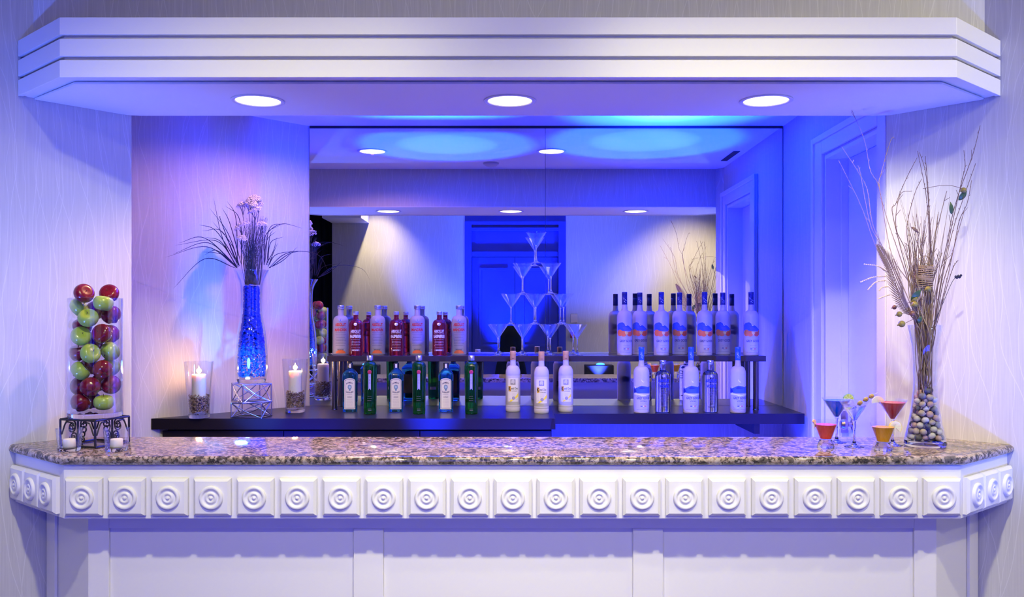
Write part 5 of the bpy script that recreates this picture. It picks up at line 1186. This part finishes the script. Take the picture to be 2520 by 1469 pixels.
# binding vine
b = MB(); P = []
for k in range(15*16):
    a = 2*PI*k/16; r = 0.034+0.0025*math.sin(k*0.37); P.append(Vector((PX(2273, BY_)+r*math.cos(a), BY_+r*0.9*math.sin(a), PZ(708, BY_)+0.082*k/(15*16)+0.003*math.sin(a*1.0+k*0.05))))
b.tube(P, 0.0016, 6); b.tube(spline([P[-1], at(2262, 640, BY_-0.02), at(2280, 630, BY_), at(2290, 655, BY_-0.02)], 6), 0.0015, 6)
b.xform(TQ).build('binding_vine', 'vine', bq)
def leaf(px, py, dy, L_, wd, ang, m='leafgreen'):
    c = at(px, py, BY_+dy); d = Vector((math.cos(ang), -0.15, math.sin(ang))); s_ = Vector((-math.sin(ang), -0.25, math.cos(ang))); vs_ = []; n = 10
    for k in range(n+1):
        t_ = k/n; w_ = wd*math.sin(PI*t_**0.85)**0.9*0.5+0.0002; q = c+d*L_*(t_-0.5)
        for o_, up in ((-1, 0.0), (0, 0.0025), (1, 0.0)): vs_.append(q+s_*w_*o_+Vector((0, -up-0.004*math.sin(PI*t_), 0)))
    m2 = len(vs_); vs_ += [v+Vector((0, 0.0008, 0)) for v in vs_]; fs_ = []
    for k in range(n):
        for o_ in range(2): a = 3*k+o_; fs_ += [(a, a+1, a+4, a+3), (m2+a, m2+a+3, m2+a+4, m2+a+1)]
        fs_ += [(3*k, 3*k+3, m2+3*k+3, m2+3*k), (3*k+2, m2+3*k+2, m2+3*k+5, 3*k+5)]
    MB().add(vs_, fs_).xform(TQ).build('leaf', m, bq, angle=50)
leaf(2369, 481, -0.02, 0.044, 0.022, 0.9); leaf(2340, 512, -0.02, 0.046, 0.018, 1.75); leaf(2254, 726, -0.05, 0.052, 0.024, 0.85); leaf(2250, 738, -0.052, 0.030, 0.014, 0.75, 'pod'); leaf(2263, 786, -0.055, 0.028, 0.017, 1.3); leaf(2252, 566, -0.03, 0.035, 0.010, -0.75, 'frond')
def pod(px, py, dy, r, m, sq=1.25, tip=-1):
    c = at(px, py, BY_+dy); rt = Matrix.Rotation(PI/2+0.3*tip, 3, 'Y'); b = MB().lathe([(0, -1.0), (0.5, -0.86), (0.9, -0.42), (1.0, 0.1), (0.8, 0.6), (0.35, 0.92), (0.16, 1.12), (0.24, 1.35), (0, 1.3)], 20)
    b.xform(Matrix.Translation(c) @ rt.to_4x4() @ Matrix.Diagonal((r, r, r*tip, 1))); o_ = b.xform(TQ).build('seed_pod', m, bq)
    q = c+Vector((0.9*r, 0, 0.2*r)); MB().tube(spline([q, q*0.5+Vector((BX, BY_-0.02, q.z+0.01))*0.5+Vector((0, 0, 0.012)), Vector((PX(2262, BY_), BY_-0.03, q.z+0.004))], 5), 0.0009, 5).xform(TQ).build('stem', 'twig', o_)
for a_ in ((2219, 797, -0.058, 0.0125, 'pod'), (2213, 773, -0.05, 0.0105, 'pod'), (2201, 756, -0.03, 0.0085, 'podbrown'), (2245, 771, -0.06, 0.0105, 'podbrown'), (2251, 749, -0.06, 0.0115, 'pod'), (2284, 711, -0.055, 0.0105, 'pod'), (2371, 468, -0.03, 0.0105, 'pod')): pod(*a_)
b = MB()
for k in range(5): b.blob(at(2352+3.2*k, 681-0.8*k+(k % 2)*3, BY_+0.0), 0.0052, 1, (1, 0.9, 1.1), 0.1)
b.tube(spline([at(2352, 682, BY_), at(2340, 700, BY_), at(2310, 770, BY_-0.01), at(2290, 800, BY_-0.01)], 5), 0.0010, 5)
b.xform(TQ).build('dark_berries', 'darkpod', bq)
for pix in ([(2180, 668), (2160, 655), (2127, 650)], [(2182, 680), (2150, 682), (2118, 694)], [(2180, 690), (2155, 695), (2136, 713)], [(2186, 705), (2170, 708), (2164, 715)], [(2190, 725), (2175, 730), (2163, 735)]):
    P = spline([at(x, y, BY_-0.035) for x, y in pix], 7); b = MB().tube(P, 0.0012, 5, 0.0008)
    for k in range(1, len(P)): b.blob(P[k], 0.0030, 0, (1, 1, 1), 0.3)
    P0 = P[0]; b.tube([P0, at(2225, 740, BY_-0.03)], 0.0008, 5)
    b.xform(TQ).build('catkin', 'catkin', bq, smooth=False)

# ================================================================== SEEN ONLY IN THE MIRROR, BEHIND THE PHOTOGRAPHER
M['blackbox'] = mat('black fixture housing', (0.012, 0.012, 0.014), 0.5); M['uplens'] = mat('blue uplight lens', (0.05, 0.1, 0.6), 0.2, emit=(0.02, 0.16, 1.0), estr=8)
for x, lb in ((1.10, 'black box uplight with blue lens right of the blue-lit doors, in mirror'), (-1.86, 'made-up box uplight standing in for a dark chair back, curtain side, in mirror')):  # second box is made up, standing where a dark chair back shows
    t = thing('uplight', lb, 'light fixture', (x, -0.90, 0), group='uplights along the far wall')
    MB().box(-0.18, -0.10, 0.72, 0.18, 0.10, 0.935).build('housing', 'blackbox', t, smooth=False, bevel=0.01)
    MB().lathe([(0, 0.936), (0.055, 0.936), (0.050, 0.948), (0.025, 0.956), (0, 0.958)], 24, 0.02, 0.0).build('lens', 'uplens', t)
    b = MB(); b.tube([(0, 0, 0.02), (0, 0, 0.72)], 0.02, 12); b.lathe([(0, 0), (0.16, 0), (0.16, 0.015), (0, 0.022)], 28); b.build('stand', 'blackbox', t)
t = thing('draped_stand', 'black cloth-draped stand before the blue-lit doors, mid mirror', 'stand', (-0.015, -0.32, 0))
b = MB(); prof = [(0, 1.440), (0.07, 1.430), (0.105, 1.395), (0.125, 1.31), (0.130, 1.19), (0.145, 1.08), (0.175, 0.95), (0.20, 0.80), (0.23, 0.55), (0.232, 0.548), (0.20, 0.548), (0.12, 1.05), (0.11, 1.19), (0.09, 1.37), (0, 1.42)]
b.lathe(prof, 40, sy=0.7); b.v = [(x*(1+0.05*math.sin(9*math.atan2(y, x))*(1.44-z)), y*(1+0.05*math.sin(9*math.atan2(y, x))*(1.44-z)), z) for x, y, z in b.v]; b.build('cloth', 'curtain', t)
for k in range(3):
    a = PI/2+2*PI*k/3; MB().tube([(0.03*math.cos(a), 0.03*math.sin(a), 1.1), (0.26*math.cos(a), 0.26*math.sin(a), 0.012)], 0.012, 10).build('leg', 'blackbox', t)
M['plate'] = mat('cream plastic', (0.70, 0.58, 0.36), 0.4)
tag(MB().box(PX(1404, 11.63), FY, 1.465, PX(1421, 11.63), FY+0.008, 1.575).build('wall_plate', 'plate', smooth=False, bevel=0.003), 'cream blank wall plate right of the blue-lit doors, in mirror', 'wall plate')
M['alarmred'] = mat('red alarm housing', (0.35, 0.02, 0.06), 0.4)
tag(MB().box(PX(1403, 11.63), FY, 1.27, PX(1414, 11.63), FY+0.03, 1.345).build('alarm_switch', 'alarmred', smooth=False, bevel=0.004), 'small red wall switch under the cream plate, in mirror', 'switch')
